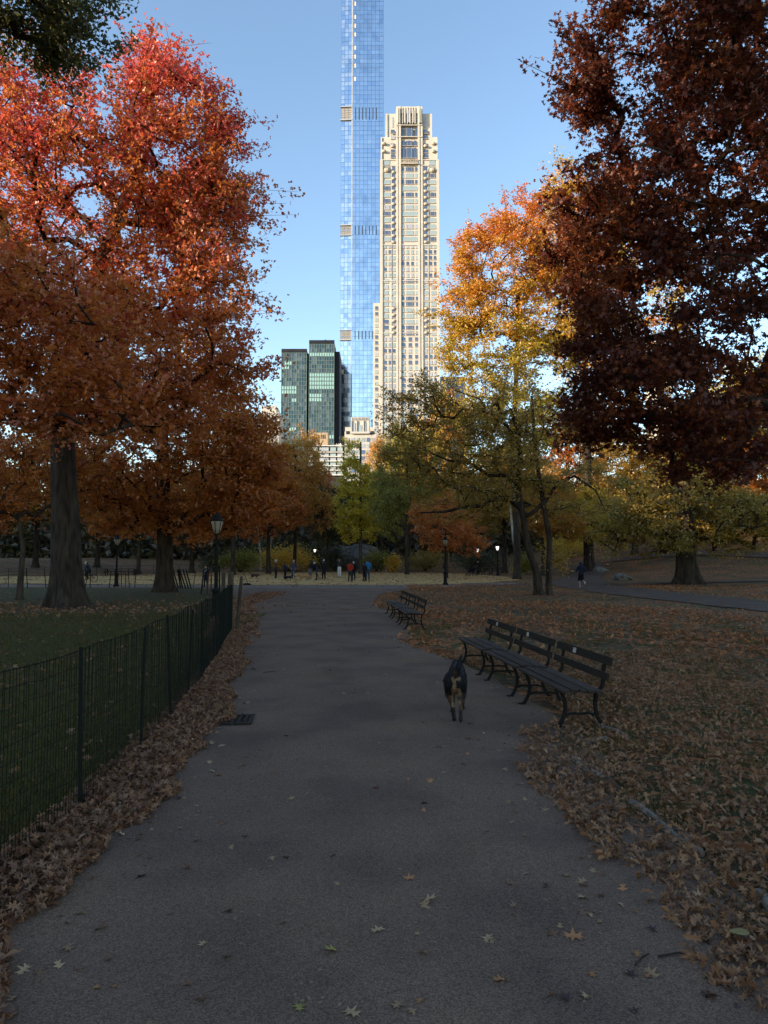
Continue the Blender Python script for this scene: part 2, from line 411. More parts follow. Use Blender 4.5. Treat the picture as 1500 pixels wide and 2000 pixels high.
# --- the limestone tower
D = 460.0
X_ = lambda px: bx(px, D); Z_ = lambda py: bz(py, D)
stone = empty('limestone_tower', (X_(800), D, 0), 0, 'tall cream limestone apartment tower with stepped crown beside the blue glass skyscraper', 'skyscraper')
ox = X_(800)
def sb(mb, px0, px1, py0, py1, d0, d1, m=0):       # box by pixels; d = metres behind the front plane
    mb.span((X_(px0)-ox, d0, Z_(py1)), (X_(px1)-ox, d1, Z_(py0)), m)
body = MB()
body.span((X_(742)-ox, 0, 0), (X_(858)-ox, 30, Z_(312)))
sb(body, 743.5, 855.5, 267, 312, .5, 28); sb(body, 753, 845, 220, 267, 1.2, 26)
sb(body, 774, 826, 209, 222, -.6, 20)
body.build('wall', M_STONE, stone)
wing = MB(); wing.span((X_(729)-ox, 3, 0), (X_(742)-ox-.01, 30, Z_(589))); wing.build('side_wing', M_STONE, stone)
pil = MB()
for a, b, top, pr in ((742,747.5,313,.7),(764.2,765.0,330,.4),(773.5,777.5,222,.65),(779,783.3,209,.95),(816.5,820.5,209,.95),(822,826,222,.65),(836.2,837,330,.4),(853.5,858,313,.7),(753,757,221,-.6),(841,845,221,-.6),(743.5,746,268,.2),(853,855.5,268,.2)):
    pil.span((X_(a)-ox, -pr, 0 if top > 300 or True else 0), (X_(b)-ox, .9 if pr > 0 else 1.6, Z_(top)))
for px in (785.5, 790.5, 795.5, 800.5, 805.5, 810.5): sb(pil, px, px+1.6, 211, 243, -1.1, .3)
for px in (777, 780, 819, 822): sb(pil, px, px+1.4, 213, 243, -1.9, .3)
pil.build('pilasters', M_STONE, stone)
band = MB()
for py in (245.5, 268, 312, 323, 478, 548, 588, 650): sb(band, 742.3, 857.7, py, py+1.6, -.45, .6) if py > 300 else sb(band, 775, 825, py, py+1.3, -1.2, .9)
tag(band.build('cornice', M_STONE, stone), kind='stuff')
wins = []
def win(px0, px1, py0, py1, m, d=-.05, n=1):
    wins.append((px0, px1, py0, py1, m, d))
rg = np.random.default_rng(11)
pick = lambda: [M_WINB, M_WINB, M_WINT, M_WINT, M_WINL][rg.integers(5)]
row = 325.5
k = 0
while row < 468:                       # upper floors: one wide window each side, a triple in the middle, balconies between
    a, b = row+1.2, row+9.6
    m1, m2, m3 = pick(), pick(), [M_WINT, M_WINT, M_WINB, M_WINT][rg.integers(4)]
    win(749.5, 762.5, a, b, m1); win(839, 852, a, b, m3)
    if k % 4 == 3: win(784.5, 815.5, a, b, M_WINT)
    else: win(784.6, 789, a, b, m2); win(792.4, 808, a, b, m2); win(811, 815.6, a, b, m2)
    for px in (766, 829): win(px, px+5.6, a-1, b, M_WINB)
    row += 12.4; k += 1
row = 476.0; k = 0
while row < 900:
    a, b = row+1.3, row+8.6; h = row/12 % 7
    ml, mc, mr = pick(), pick(), [M_WINT, M_WINB, M_WINL, M_WINT][rg.integers(4)]
    if 540 < row < 590:
        win(750, 758.5, a, b, ml); win(765, 772, a, b, ml); win(784.6, 789, a, b, mc); win(793, 808, a, b, mc); win(812, 816.6, a, b, mc); win(829, 836, a, b, mr); win(842, 851.5, a, b, mr)
    elif 590 < row < 650:
        win(750, 758.5, a, b, ml); win(784.6, 789.5, a, b, mc); win(793, 808, a, b, mc); win(812, 817, a, b, mc); win(842, 851.5, a, b, mr)
        for px in (766, 829): win(px, px+6, a-1, b, M_WINB)
    else:
        for px in (750.2, 758.8, 767.4): win(px, px+4.6, a, b, ml if rg.random() < .8 else pick())
        for px in ((784.6, 797.5, 810.2) if row > 655 else (784.4, 793.5, 803, 812.4)): win(px, px+(6.2 if row > 655 else 4.8), a, b, mc if rg.random() < .7 else pick())
        for px in (829.6, 838.6, 847.2): win(px, px+4.6, a, b, mr if rg.random() < .8 else pick())
    row += 11.35; k += 1
for px in (795.6-4.5, 799.2, 803.2+4.5): win(px-2.0, px+2.0, 216, 240, M_WINL, -.75)
win(766, 769, 227, 247, M_WINL, 1.1); win(830, 833, 227, 247, M_WINL, 1.1)
win(783, 787.5, 250, 269, M_WINB); win(792, 807.6, 250, 269, M_WINB); win(811.5, 816.5, 250, 269, M_WINB)
win(785, 791, 275, 285, M_WINB); win(793.5, 806, 275, 285, M_WINB); win(808.8, 814.5, 275, 285, M_WINB)
win(785, 791.3, 289, 309, M_WINB); win(792.2, 807, 289, 309, M_WINB); win(808, 814.6, 289, 309, M_WINB)
for y0 in (253, 264, 280, 291.5, 301): win(763.6, 771.5, y0, y0+7, M_WINB if y0 != 264 else M_WINL, .3); win(828, 836, y0, y0+7, M_WINB, .3)
for y0 in (314, 327): win(749.5, 761.5, y0, y0+9, M_WINT); win(839, 851, y0, y0+9, M_WINT)
row = 594.0
while row < 900:
    a, b = row+1.3, row+8.2; wins.append((732.6, 738.4, a, b, pick(), 2.95)); row += 11.35
glz = MB(); gm_ = [M_WINB, M_WINT, M_WINL]; nb_ = 0
wins.sort(key=lambda q: -(q[1]-q[0])*(q[3]-q[2]))
for a, b, c0, c1, m, d in wins:
    x0_, x1_, z1_, z0_ = X_(a)-ox, X_(b)-ox, Z_(c0), Z_(c1)
    if nb_ < 295:
        boxpart('window', stone, ((x0_+x1_)/2, d, (z0_+z1_)/2), (x1_-x0_, .3, z1_-z0_), m); nb_ += 1
    else: glz.span((x0_, d-.15, z0_), (x1_, d+.15, z1_), gm_.index(m))
tag(glz.build('glazing', gm_, stone), kind='stuff')
# mullions of the wide windows, frames proud
fr = MB()
for a, b, c0, c1, m, d in wins:
    if b-a > 11 and m is not M_WINT:
        for t in ((.2, .8) if b-a < 18 else (.33, .66)):
            px = a+(b-a)*t; sb(fr, px-.28, px+.28, c0, c1, d-.28, d)
    if b-a > 4: sb(fr, a-.5, b+.5, c1, c1+.8, d-.4, d+.1)
tag(fr.build('window_frames', M_BALC, stone), kind='stuff')
bm_ = MB().ell((0,0,0), (1, 1, .55), seg=10, rings=6); bm_.lathe([(1.0, 0), (1.08, .1), (1.08, .9), (.98, .9), (.98, .1)], 10)
bme = bm_.mesh('balcony'); bme.materials.append(M_BALC)
def balcony(px, py, s=1.25):
    o = bpy.data.objects.new('balcony', bme); COL.objects.link(o); o.parent = stone
    o.location = (X_(px)-ox, -.25, Z_(py)); o.scale = (s, s*.85, s*.9)
row = 338.0
while row < 476:
    balcony(768.8, row); balcony(831.8, row); row += 12.4
for row in (604, 616.5, 628, 640, 651): balcony(769, row); balcony(832, row)
for px, py, s in ((756, 335, 1.9), (845.5, 335, 1.9), (767.5, 287, 1.3), (832, 287, 1.3), (750, 282, 1.3), (750, 297, 1.3), (848, 282, 1.3), (848, 297, 1.3)): balcony(px, py, s)
tb = MB()
for t in np.linspace(785, 815, 10): sb(tb, t-.4, t+.4, 314.5, 320.5, -1.6, -1.3)
sb(tb, 783, 817, 313.4, 314.6, -1.7, -1.2); sb(tb, 783, 817, 320.5, 323, -2, .1); tb.build('terrace_railing', M_BALC, stone)
rm = MB(); rm.tube([(X_(796)-ox, 8, Z_(209)), (X_(796)-ox, 8, Z_(205))], .25); rm.tube([(X_(790)-ox, 8, Z_(206)), (X_(806)-ox, 8, Z_(205))], .16); rm.build('roof_crane', M_FIN, stone)

# --- the pair of dark green glass slabs
D = 560.0
GG = [glass('green_glass', (.075,.095,.105), .15, .45), glass('green_glass_pale', (.115,.145,.155), .2, .35), glass('green_glass_deep', (.035,.07,.08), .12, .5), glass('green_glass_lit', (.26,.45,.45), .4, .1)]
M_GMUL = pm('green_mullion', (.14,.20,.19), scale=.2, rough=.5, metal=.2)
M_SLAB = pm('black_cladding', (.022,.024,.032), scale=.2, rough=.5)
def slab(name, label, px0, px1, pyt, cols, bright, depth, sidepx=None):
    xa, xb, zt = bx(px0, D), bx(px1, D), bz(pyt, D)
    o = empty(name, ((xa+xb)/2, D, 0), 0, label, 'office building', 'dark glass office slabs'); hw = (xb-xa)/2
    MB().span((-hw, .2, 0), (hw, depth, zt)).build('core', M_SLAB, o)
    MB().span((-hw-.2, -.5, zt-1.6), (hw+.2, 1, zt+1.0)).build('parapet', M_SLAB, o)
    mu = MB(); FLh = 3.3; nf = int((zt-2.4)/FLh); cw = 2*hw/cols
    rg = np.random.default_rng(int(px0)); gl = MB(); npz = 0
    for f in range(nf):
        zc = zt-2.2-(f+.5)*FLh
        if zc < 40: break
        py = pyt+(zt-zc)*2.5
        runs = [(s, e) for (y0, s, e) in bright if abs(py-y0) < 4.2]
        for s in range(cols):
            lit = any(a <= s < b for a, b in runs)
            mi = 3 if lit else [0, 0, 1, 2, 2][rg.integers(5)]
            q = ((-hw+(s+.5)*cw), 0, zc); sz = (cw-.35, .3, FLh-.75)
            if npz < 290: boxpart('glass_pane', o, q, sz, GG[mi]); npz += 1
            else: gl.box(q, np.array(sz)/2, mi)
        mu.box((0, -.12, zc+FLh/2), (hw, .18, .22))
    for s in range(cols+1): mu.box((-hw+s*cw, -.16, (zt+30)/2), (.20, .2, (zt-34)/2))
    mu.build('mullion_grid', M_GMUL, o)
    if gl.n: tag(gl.build('glazing', GG, o), kind='stuff')
    return o, hw, zt
a_, hw, zt = slab('office_slab', 'shorter dark green glass office slab with flat roof, nearer the red trees', 552, 600.5, 684, 10, [(759,0,6),(767,0,6),(788,4,6),(843,3,6),(709,1,4),(718,0,3)], 22)
MB().span((hw+.05, 6, 0), (hw+2.2, 24, zt-1)).build('side_wall', M_SLAB, a_)
a2, hw, zt = slab('office_slab', 'taller dark green glass office slab with pale mast on its roof', 605.5, 653.5, 667, 10, [(693,0,10),(735,0,10),(743,0,10),(751,0,10),(760,0,10),(775,0,5),(780,0,5),(855,5,10)], 22)
MB().span((hw+.05, 4, 0), (hw+4.1, 30, zt-7)).build('side_wall', M_SLAB, a2)
aa = MB().tube([(-.5, 8, zt), (-.5, 8, zt+3)], .9); aa.tube([(-4.5, 8, zt+2.6), (4, 8, zt+2.8)], .45); aa.tube([(-2.4, 8, zt+1.2), (2, 8, zt+1.1)], .5); aa.tube([(2.2, 8, zt+2.8), (2.2, 8, zt+4)], .5); aa.build('roof_mast', M_DARK, a2)

# --- low limestone block with stepped top (in front of the glass tower)
D = 430.0
X_ = lambda px: bx(px, D, 850); Z_ = lambda py: bz(py, D)
lb = empty('stepped_limestone_building', (X_(704), D, 0), 0, 'low limestone building with stepped art deco top below the glass skyscraper', 'building'); ox = X_(704)
b = MB(); b.span((X_(673)-ox, 0, 0), (X_(735)-ox, 25, Z_(843)))
sb(b, 685, 721, 814, 843, 1, 18); sb(b, 674, 685, 834, 843, .4, 12); sb(b, 721, 732, 834, 843, .4, 12)
b.build('wall', M_STONE, lb)
b = MB()
for px in np.linspace(687, 719.5, 13): sb(b, px-.6, px+.6, 814.5, 820, .5, 1.2)
for px in (686, 696.3, 709.5, 720): sb(b, px-1, px+1, 821, 860, .2, 1.2)
sb(b, 685, 721, 845, 847.5, -1.4, 0); b.build('pilasters', M_STONE, lb)
for a, b_, c0, c1, m in ((699.5, 706.5, 830, 847, M_WINT), (690.5, 693.5, 825, 843, M_WINL), (712.5, 715.5, 825, 843, M_WINL), (676, 683, 842, 848, M_DARK), (723, 731, 842, 848, M_DARK)):
    boxpart('window', lb, ((X_(a)+X_(b_))/2-ox, .9 if c0 < 840 else -.05, (Z_(c0)+Z_(c1))/2), (X_(b_)-X_(a), .3, Z_(c0)-Z_(c1)), m)
row = 855
while row < 960:
    for a in (676, 686, 696, 706, 716, 725.5):
        boxpart('window', lb, ((X_(a)+X_(a+6.5))/2-ox, -.05, (Z_(row)+Z_(row+8))/2), (X_(a+6.5)-X_(a), .3, Z_(row)-Z_(row+8)), [M_WINT, M_WINL, M_WINB][rg.integers(3)])
    row += 12
ch = MB(); ch.span((X_(725.5)-ox, 8, Z_(836)), (X_(727)-ox, 9, Z_(816))); ch.build('chimney', M_DARK, lb)
# --- balcony block with the tan plant room
X_ = lambda px: bx(px, 440., 880); D = 440.; Z_ = lambda py: bz(py, 440.)
bb = empty('balcony_block', (X_(640), D, 0), 0, 'low white slab apartment block with glass balconies, tan plant room on top', 'building'); ox = X_(640)
b = MB(); b.span((X_(604)-ox, .5, 0), (X_(671)-ox, 20, Z_(873))); b.build('wall', M_DARK, bb)
fs = MB()
for py in (870, 882.5, 891, 900, 909, 918, 927): sb(fs, 604, 671, py, py+1.6, -1.2, .8)
fs.build('floor_slab', pm('white_slab', (.62,.60,.58), scale=.3, rough=.8), bb)
for i, py in enumerate((873, 884.5, 893, 902, 911, 920)):
    for a, e in ((607, 620), (624, 642), (645, 656), (659, 669)):
        boxpart('window', bb, ((X_(a)+X_(e))/2-ox, .35, (Z_(py)+Z_(py+7.6))/2), (X_(e)-X_(a), .4, Z_(py)-Z_(py+7.6)), [M_WINT, M_WINL, M_WINT][rg.integers(3)])
pr = MB(); sb(pr, 610, 639.5, 844, 870, 2, 14); pr.build('plant_room', M_STONE2, bb)
for px in (614, 617.3, 620.7, 627, 630.4, 633.8): boxpart('vent_slot', bb, (X_(px)-ox, 1.95, (Z_(848)+Z_(856))/2), (.42, .3, Z_(848)-Z_(856)), M_DARK)
tk = MB()
for px in (656, 660, 664): tk.lathe([(0, Z_(871)), (.62, Z_(871)), (.62, Z_(865)), (0, Z_(862.5))], 10, (X_(px)-ox, 6, 0))
tk.build('roof_tank', M_WHITEW, bb)
# --- round-fronted beige tower behind the red oak, grey block right of the limestone tower, cream tower behind the right oak
def plainb(name, label, D, px0, px1, pyt, m, wm, cols, fl=3.6, depth=20, zmin=18, crown=None):
    xa, xb, zt = bx(px0, D, 800), bx(px1, D, 800), bz(pyt, D)
    o = empty(name, ((xa+xb)/2, D, 0), 0, label, 'building'); hw = (xb-xa)/2
    b = MB().span((-hw, 0, 0), (hw, depth, zt))
    if crown: b.span((-hw*.7, 1, zt), (hw*.7, depth-2, zt+crown))
    b.build('wall', m, o)
    MB().span((-hw-.3, -.4, zt-.9), (hw+.3, .4, zt)).build('cornice', m, o)
    z = zt-3
    while z > zmin:
        for s in range(cols):
            boxpart('window', o, (-hw+(s+.5)*2*hw/cols, -.03, z), (2*hw/cols*.55, .3, fl*.5), wm)
        z -= fl
    for s in range(cols+1): boxpart('pier', o, (-hw+s*2*hw/cols, -.2, zt/2), (.5, .5, zt-.92), m)
    return o
plainb('beige_tower', 'beige apartment tower top peeking from behind the red oak', 480, 505, 545, 806, M_STONE, M_WINL, 6, crown=5, zmin=40)
plainb('grey_block', 'grey apartment block half hidden right of the limestone tower', 500, 861, 908, 736, pm('grey_render', (.38,.36,.38), scale=.3, rough=.9), M_WINB, 7, zmin=50)
plainb('cream_tower', 'slender sunlit cream tower glimpsed through the dark red oak', 430, 1285, 1311, 690, M_STONE, M_WINB, 3, zmin=40)
plainb('brown_block', 'brown apartment block showing through gaps in the right oak', 420, 1380, 1470, 905, M_STONE2, M_WINB, 9, zmin=18)
# --- apartment row along the park on the sunny side, beyond the frame: unseen, its heights set for the shade cast on meadow and trees
for i, (yc, hgt, hl) in enumerate(((-118, 47, 24), (-66, 50.5, 27), (-10, 57, 28), (46, 57, 27), (100, 56, 26))):
    o = empty('unseen_apartment_house', (-172, yc, 0), 0, 'unseen brick apartment house with its height set for the shade it casts, '+('first from the south', 'second from the south', 'in the middle of the row', 'second from the towers', 'nearest the towers')[i], 'building', 'unseen apartment houses that shade the park')
    MB().span((-12, -hl, 0), (12, hl, hgt)).build('wall', M_STONE2, o)
    MB().span((-12.4, -hl-.3, hgt-1.4), (12.4, hl+.3, hgt+.5)).build('cornice', M_STONE, o)
    wn = MB()
    for z in np.arange(3, hgt-3, 3.5):
        for y in np.arange(-hl+2, hl-1, 3.6): wn.box((12.02, y, z), (.15, .7, 1.0))
    tag(wn.build('window_rows', M_WINB, o), kind='stuff')
# ------------------------------------------------------------------ trees
def mk_leaf(half, fold=.16, curl=.18):
    """fan round the leaf's centre; half is the right outline from stalk to tip"""
    out = [(x, y) for x, y in half]+[(-x, y) for x, y in half[-2:0:-1]]
    V = np.array([(0, .5, -curl*.25)]+[(x, y, fold*abs(x)-curl*y*y) for x, y in out], float); V[:, 1] -= .5
    n = len(out)
    return V, np.array([[0, 1+i, 1+(i+1) % n] for i in range(n)])
OAK = mk_leaf([(.0,-.10),(.035,.14),(.28,.10),(.085,.36),(.45,.50),(.095,.58),(.27,.90),(.075,.78),(.0,1.05)], .20, .26)
CURL = mk_leaf([(.0,-.05),(.05,.15),(.24,.12),(.09,.36),(.36,.48),(.10,.58),(.22,.86),(.0,1.0)], .75, .75)
SMALL = mk_leaf([(0,0),(.20,.22),(.27,.5),(.18,.8),(0,1)], .35, .4)
NEAR = mk_leaf([(.0,0),(.34,.10),(.13,.36),(.46,.56),(.13,.68),(.0,1)])
MID = (np.array([[0,-.5,0],[.42,-.12,.10],[.10,.05,-.03],[.30,.38,.02],[0,.5,-.12],[-.30,.38,.02],[-.10,.05,-.03],[-.42,-.12,.10]], float), np.array([[0,1,2],[2,3,4],[2,4,6],[4,5,6],[0,2,6],[0,6,7]]))
LOW = (np.array([[0,-.5,0],[.30,0,.10],[0,.5,-.08],[-.30,0,.10]], float), np.array([[0,1,2],[0,2,3]]))
ROUND = (np.array([[0,-.5,0]]+[[.48*sin(t)*(1+.08*cos(3*t)), -.5*cos(t), .06*abs(sin(t))] for t in np.linspace(.5, 2*pi-.5, 13)], float), np.array([[0,i,i+1] for i in range(1, 13)]))
def rotmats(n, rg, droop=.6, up=1.0):
    """random leaf frames: normal roughly up with scatter"""
    nrm = rg.normal(0, droop, (n, 3)); nrm[:, 2] += up; nrm /= np.linalg.norm(nrm, axis=1)[:, None]
    t = rg.normal(0, 1, (n, 3)); t -= nrm*np.sum(t*nrm, 1)[:, None]; t /= np.linalg.norm(t, axis=1)[:, None]
    b = np.cross(t, nrm)
    return np.stack([b, t, nrm], 2)
def scatter(name, tmpl, pos, rot, scl, tint, parent=None, m=None):
    V, F = tmpl; n = len(pos); k = len(V)
    P_ = np.einsum('nij,kj->nki', rot, V)*scl[:, None, None]+pos[:, None, :]
    FF = (F[None]+(np.arange(n)*k)[:, None, None]).reshape(-1, F.shape[1])
    return link(name, npmesh(name, P_.reshape(-1, 3), FF, tint=np.repeat(tint, k)), parent, m)
def prisms(p0, p1, r0, r1, sides=5):
    d = p1-p0; d /= np.linalg.norm(d, axis=1)[:, None]+1e-9
    ref = np.where(np.abs(d[:, 2:3]) < .9, np.array([[0, 0, 1.]]), np.array([[1., 0, 0]]))
    u = np.cross(ref, d); u /= np.linalg.norm(u, axis=1)[:, None]; v = np.cross(d, u)
    a = np.linspace(0, 2*pi, sides, endpoint=False)
    ring = np.cos(a)[None, :, None]*u[:, None]+np.sin(a)[None, :, None]*v[:, None]
    A = p0[:, None]-d[:, None]*r0[:, None, None]*.3+ring*r0[:, None, None]; B = p1[:, None]+ring*r1[:, None, None]
    V = np.concatenate([A, B], 1).reshape(-1, 3)
    j = np.arange(sides); q = np.stack([j, (j+1) % sides, (j+1) % sides+sides, j+sides], 1)
    F = (q[None]+(np.arange(len(p0))*2*sides)[:, None, None]).reshape(-1, 4)
    return V, F
def bark(name, c1, c2, sc=3.0):
    return pm(name, c1, c2, scale=sc, rough=.95, bump=1.0, bscale=sc*3, stretch=(1, 1, .22), det=8)
M_BARK = bark('oak_bark', (.056,.041,.029), (.019,.014,.011), 6)
M_BARK2 = bark('grey_bark', (.075,.058,.043), (.030,.023,.018), 6)
M_BIRCH = pm('pale_bark', (.46,.40,.30), (.22,.19,.15), scale=3, rough=.9)
def ell_tips(ells, n, rg, shell=.45):
    E = np.array([e[3:6] for e in ells], float); C = np.array([e[0:3] for e in ells], float)
    w_ = np.array([(e[6] if len(e) > 6 else 1.0) for e in ells])*np.prod(E, axis=1)**(2/3); w_ /= w_.sum()
    k = rg.choice(len(ells), n, p=w_)
    d = rg.normal(0, 1, (n, 3)); d /= np.linalg.norm(d, axis=1)[:, None]
    r = shell+(1-shell)*np.sqrt(rg.random(n))
    return C[k]+d*E[k]*r[:, None]
def skeleton(trunk, r0, tips, rg, seglen=.9, lean=.5, r_min=.009, sag=.10):
    """trunk polyline (k,3), tips attached greedily, pipe-model radii"""
    pos = [np.array(p, float) for p in trunk]; par = [-1]+list(range(len(trunk)-1)); cnt = np.zeros(len(trunk)).tolist()
    T = np.array(pos)
    dtr = np.min(np.linalg.norm(tips[:, None]-T[None, len(T)//3:], axis=2), axis=1)
    lo = len(T)//3
    buf = np.zeros((len(trunk)+len(tips)*14+50, 3)); buf[:len(pos)] = T; n = len(pos); ends = []
    okmask = np.zeros(len(buf), bool); okmask[lo:n] = True
    for ti in np.argsort(dtr):
        t = tips[ti]; dv = buf[:n]-t; ds = np.linalg.norm(dv, axis=1)
        cost = ds+lean*np.maximum(0, dv[:, 2]+.15*ds)+(~okmask[:n])*1e6
        j = int(np.argmin(cost)); L_ = ds[j]; kseg = max(1, min(12, int(L_/seglen)+1))
        a = buf[j].copy(); prev = j
        side = rg.normal(0, 1, 3)*L_*.07
        for s in range(1, kseg+1):
            f = s/kseg
            p = a+(t-a)*f+side*sin(pi*f)+np.array([0, 0, sag*L_*sin(pi*f)])+(rg.normal(0, .05, 3)*min(1, L_) if s < kseg else 0)
            if n >= len(buf): break
            buf[n] = p; par.append(prev); okmask[n] = True; prev = n; n += 1
        ends.append(prev)
    P_ = buf[:n]; w_ = np.zeros(n)
    for e in ends: w_[e] += 1
    for i in range(n-1, 0, -1): w_[par[i]] += w_[i]
    rad = np.maximum(r_min, r0*.92*(w_/max(1, w_[0]))**.5)
    return P_, np.array(par), rad, np.array(ends)
def loft_trunk(trunk, r0, r1, flare, rg, sides=40):
    """round trunk with root flare and uneven girth; relative coordinates"""
    T = np.array(trunk, float); d = np.concatenate([[0], np.cumsum(np.linalg.norm(np.diff(T, axis=0), axis=1))])
    s = np.concatenate([[-.15, 0, .08, .18, .3, .45, .65, .9, 1.2], np.arange(1.6, d[-1], .5), [d[-1]]]); s = s[s <= d[-1]]
    C = np.stack([np.interp(s, d, T[:, k]) for k in range(3)], 1); C[:, 2] = np.where(s < 0, s, C[:, 2])
    a = np.linspace(0, 2*pi, sides, endpoint=False); ph = rg.random(3)*6.28
    V = []
    for i, si in enumerate(s):
        f = max(si, 0)/d[-1]; r = r0*(1-f)+r1*f
        fl = flare*math.exp(-max(si, 0)/(.55*r0*2))
        k = 1+fl*(.65+.55*np.cos(5*a+ph[0])+.25*np.cos(3*a+ph[1]))+.05*np.cos(3*a+ph[2]+si*.4)+.03*np.cos(7*a+si)+.022*np.cos(13*a+1.5*np.sin(si*1.3)+ph[0])+.016*np.cos(19*a+2*np.sin(si*.9)+ph[1])+.05*np.exp(-((a-2.2-ph[1] % 2)**2)/.1-((si-1.9-ph[0] % 2)**2)/.05)
        V.append(C[i]+np.stack([np.cos(a)*r*k, np.sin(a)*r*k, np.zeros(sides)], 1))
    V = np.concatenate(V); n = len(s)
    F = [[i*sides+j, i*sides+(j+1) % sides, (i+1)*sides+(j+1) % sides, (i+1)*sides+j] for i in range(n-1) for j in range(sides)]
    return V, np.array(F)
def tree(name, label, base, trunk, r0, ells, ntips, lpt, tmpl, lsize, crad, lmat, bmat, seed, cat='tree', group=None, flare=.7, r1f=.5, sub=5, flat=.55, droop=.7, up=.8, shell=.45, sag=.10, lean=.5, twigs=True, keep=None, singles=0, spray=1.3, tg=0.0):
    """trunk: points relative to base; ells: ellipsoids in world coordinates"""
    rg = np.random.default_rng(seed); base = np.array(base, float)
    root = empty(name, base, 0, label, cat, group)
    E = [tuple(np.array(e[:3])-base)+tuple(e[3:]) for e in ells]
    tips = ell_tips(E, ntips, rg, shell)
    tips = tips[tips[:, 2] > 1.2]
    if keep is not None: tips = tips[keep(tips+base)]
    T = np.array(trunk, float); d = np.concatenate([[0], np.cumsum(np.linalg.norm(np.diff(T, axis=0), axis=1))])
    s = np.linspace(0, d[-1], max(4, int(d[-1]/.7))); TT = np.stack([np.interp(s, d, T[:, k]) for k in range(3)], 1)
    pos, par, rad, ends = skeleton(TT, r0, tips, rg, sag=sag, lean=lean)
    nt_ = len(TT)
    c = np.arange(nt_, len(pos)); p = par[c]
    rp = np.minimum(rad[p], rad[c]*1.35)
    V1, F1 = loft_trunk(T, r0, r0*r1f, flare, rg)
    V2, F2 = prisms(pos[p], pos[c], rp, rad[c])
    # twigs inside each spray
    tp = pos[ends]; n = len(tp)
    dr = tp-pos[par[ends]]; dr /= np.linalg.norm(dr, axis=1)[:, None]+1e-9; dr[:, 2] = dr[:, 2]*.6+.1
    un = np.linspace(-.7, spray, sub)[None, :, None]+rg.normal(0, .15, (n, sub, 1))
    subp = tp[:, None]+dr[:, None]*un*crad+rg.normal(0, 1, (n, sub, 3))*np.array([crad, crad, crad*flat])*.48
    Vs, Fs = [V1, V2], [F1, F2+len(V1)]
    if twigs:
        a = np.repeat(tp, sub, 0); b = subp.reshape(-1, 3)
        V3, F3 = prisms(a, b, np.full(len(a), .011), np.full(len(a), .005), 3)
        Fs.append(F3+len(V1)+len(V2)); Vs.append(V3)
    link('trunk', npmesh('trunk', np.concatenate(Vs), np.concatenate(Fs), smooth=True), root, bmat)
    # leaves around sub twigs
    m = int(lpt/sub); N_ = n*sub*m
    f = rg.random((n, sub, m, 1))**.6
    pp = (tp[:, None, None]+(subp-tp[:, None])[:, :, None]*f+rg.normal(0, 1, (n, sub, m, 3))*np.array([1, 1, .8])*crad*.22).reshape(-1, 3)
    zr = (tp[:, 2]-tp[:, 2].min())/(np.ptp(tp[:, 2])+1e-6)      # leaves turn from the top of the crown down
    tint = np.clip((1-tg)*(.62*np.repeat(rg.random(n)*.8+.1, sub*m)+.38*rg.random(N_))+tg*np.repeat(zr, sub*m), 0, 1)
    sc = lsize*rg.uniform(.65, 1.25, N_)
    rm = rotmats(N_, rg, droop, up)
    if singles:        # the leaves that show largest are parts of their own
        wp = pp+base; d = np.linalg.norm(wp-np.array([0, 0, CAM_H]), axis=1); ok = (np.abs(wp[:, 0]/wp[:, 1]) < .53) & (wp[:, 2] < CAM_H+.7*wp[:, 1])
        pick = np.argsort(np.where(ok, d/sc, 1e9))[:singles]; ms = []
        for q in range(5):
            me_ = npmesh('leaf', OAK[0], OAK[1], tint=np.full(len(OAK[0]), .1+.2*q)); me_.materials.append(lmat); ms.append(me_)
        for i in pick:
            o = bpy.data.objects.new('leaf', ms[int(tint[i]*4.99)]); COL.objects.link(o); o.parent = root
            o.matrix_local = Matrix.Translation(pp[i]) @ Matrix(rm[i].tolist()).to_4x4() @ Matrix.Scale(sc[i], 4)
        kp = np.ones(N_, bool); kp[pick] = False; pp, rm, sc, tint = pp[kp], rm[kp], sc[kp], tint[kp]
    scatter('crown', tmpl, pp, rm, sc, tint, root, lmat)
    return root, pp, sc, tint, rg
def E_(px, py, D, rx, ry, rd=None, wt=1.0):
    """ellipsoid from the photo: centre pixel at distance D, radii in pixels, depth radius in metres"""
    c = P(px, py, D); k = D/1400*1.03
    return (c[0], c[1], c[2], rx*k, rd if rd else rx*k*.9, ry*k, wt)

RED = leafmat('red_oak_leaf', [(.27,.062,.010), (.44,.095,.014), (.56,.17,.020), (.52,.085,.030), (.60,.060,.045), (.66,.085,.090)], .55, [0,.2,.42,.58,.78,1])
RUST = leafmat('rust_leaf', [(.30,.075,.010), (.48,.125,.014), (.56,.19,.018), (.38,.080,.014)], .55)
MAROON = leafmat('maroon_oak_leaf', [(.050,.013,.010), (.082,.019,.011), (.145,.031,.011), (.27,.075,.014), (.065,.016,.013)], .42, [0,.3,.62,.88,1], .025)
ORANGE = leafmat('orange_leaf', [(.20,.20,.018), (.36,.30,.018), (.54,.33,.020), (.64,.22,.018), (.64,.12,.020)], .5, [0,.25,.48,.7,1])
GOLD = leafmat('gold_leaf', [(.40,.25,.020), (.54,.36,.025), (.62,.43,.03), (.34,.27,.03)], .5)
OLIVE = leafmat('olive_leaf', [(.18,.125,.012), (.28,.185,.016), (.38,.20,.018), (.24,.165,.016), (.44,.17,.018)], .55)
GREEN = leafmat('green_leaf', [(.10,.105,.012), (.19,.18,.016), (.30,.25,.02), (.15,.14,.014)], .55)
DGREEN = leafmat('dark_green_leaf', [(.026,.030,.010), (.050,.054,.014), (.066,.066,.017), (.038,.040,.011)], .3)
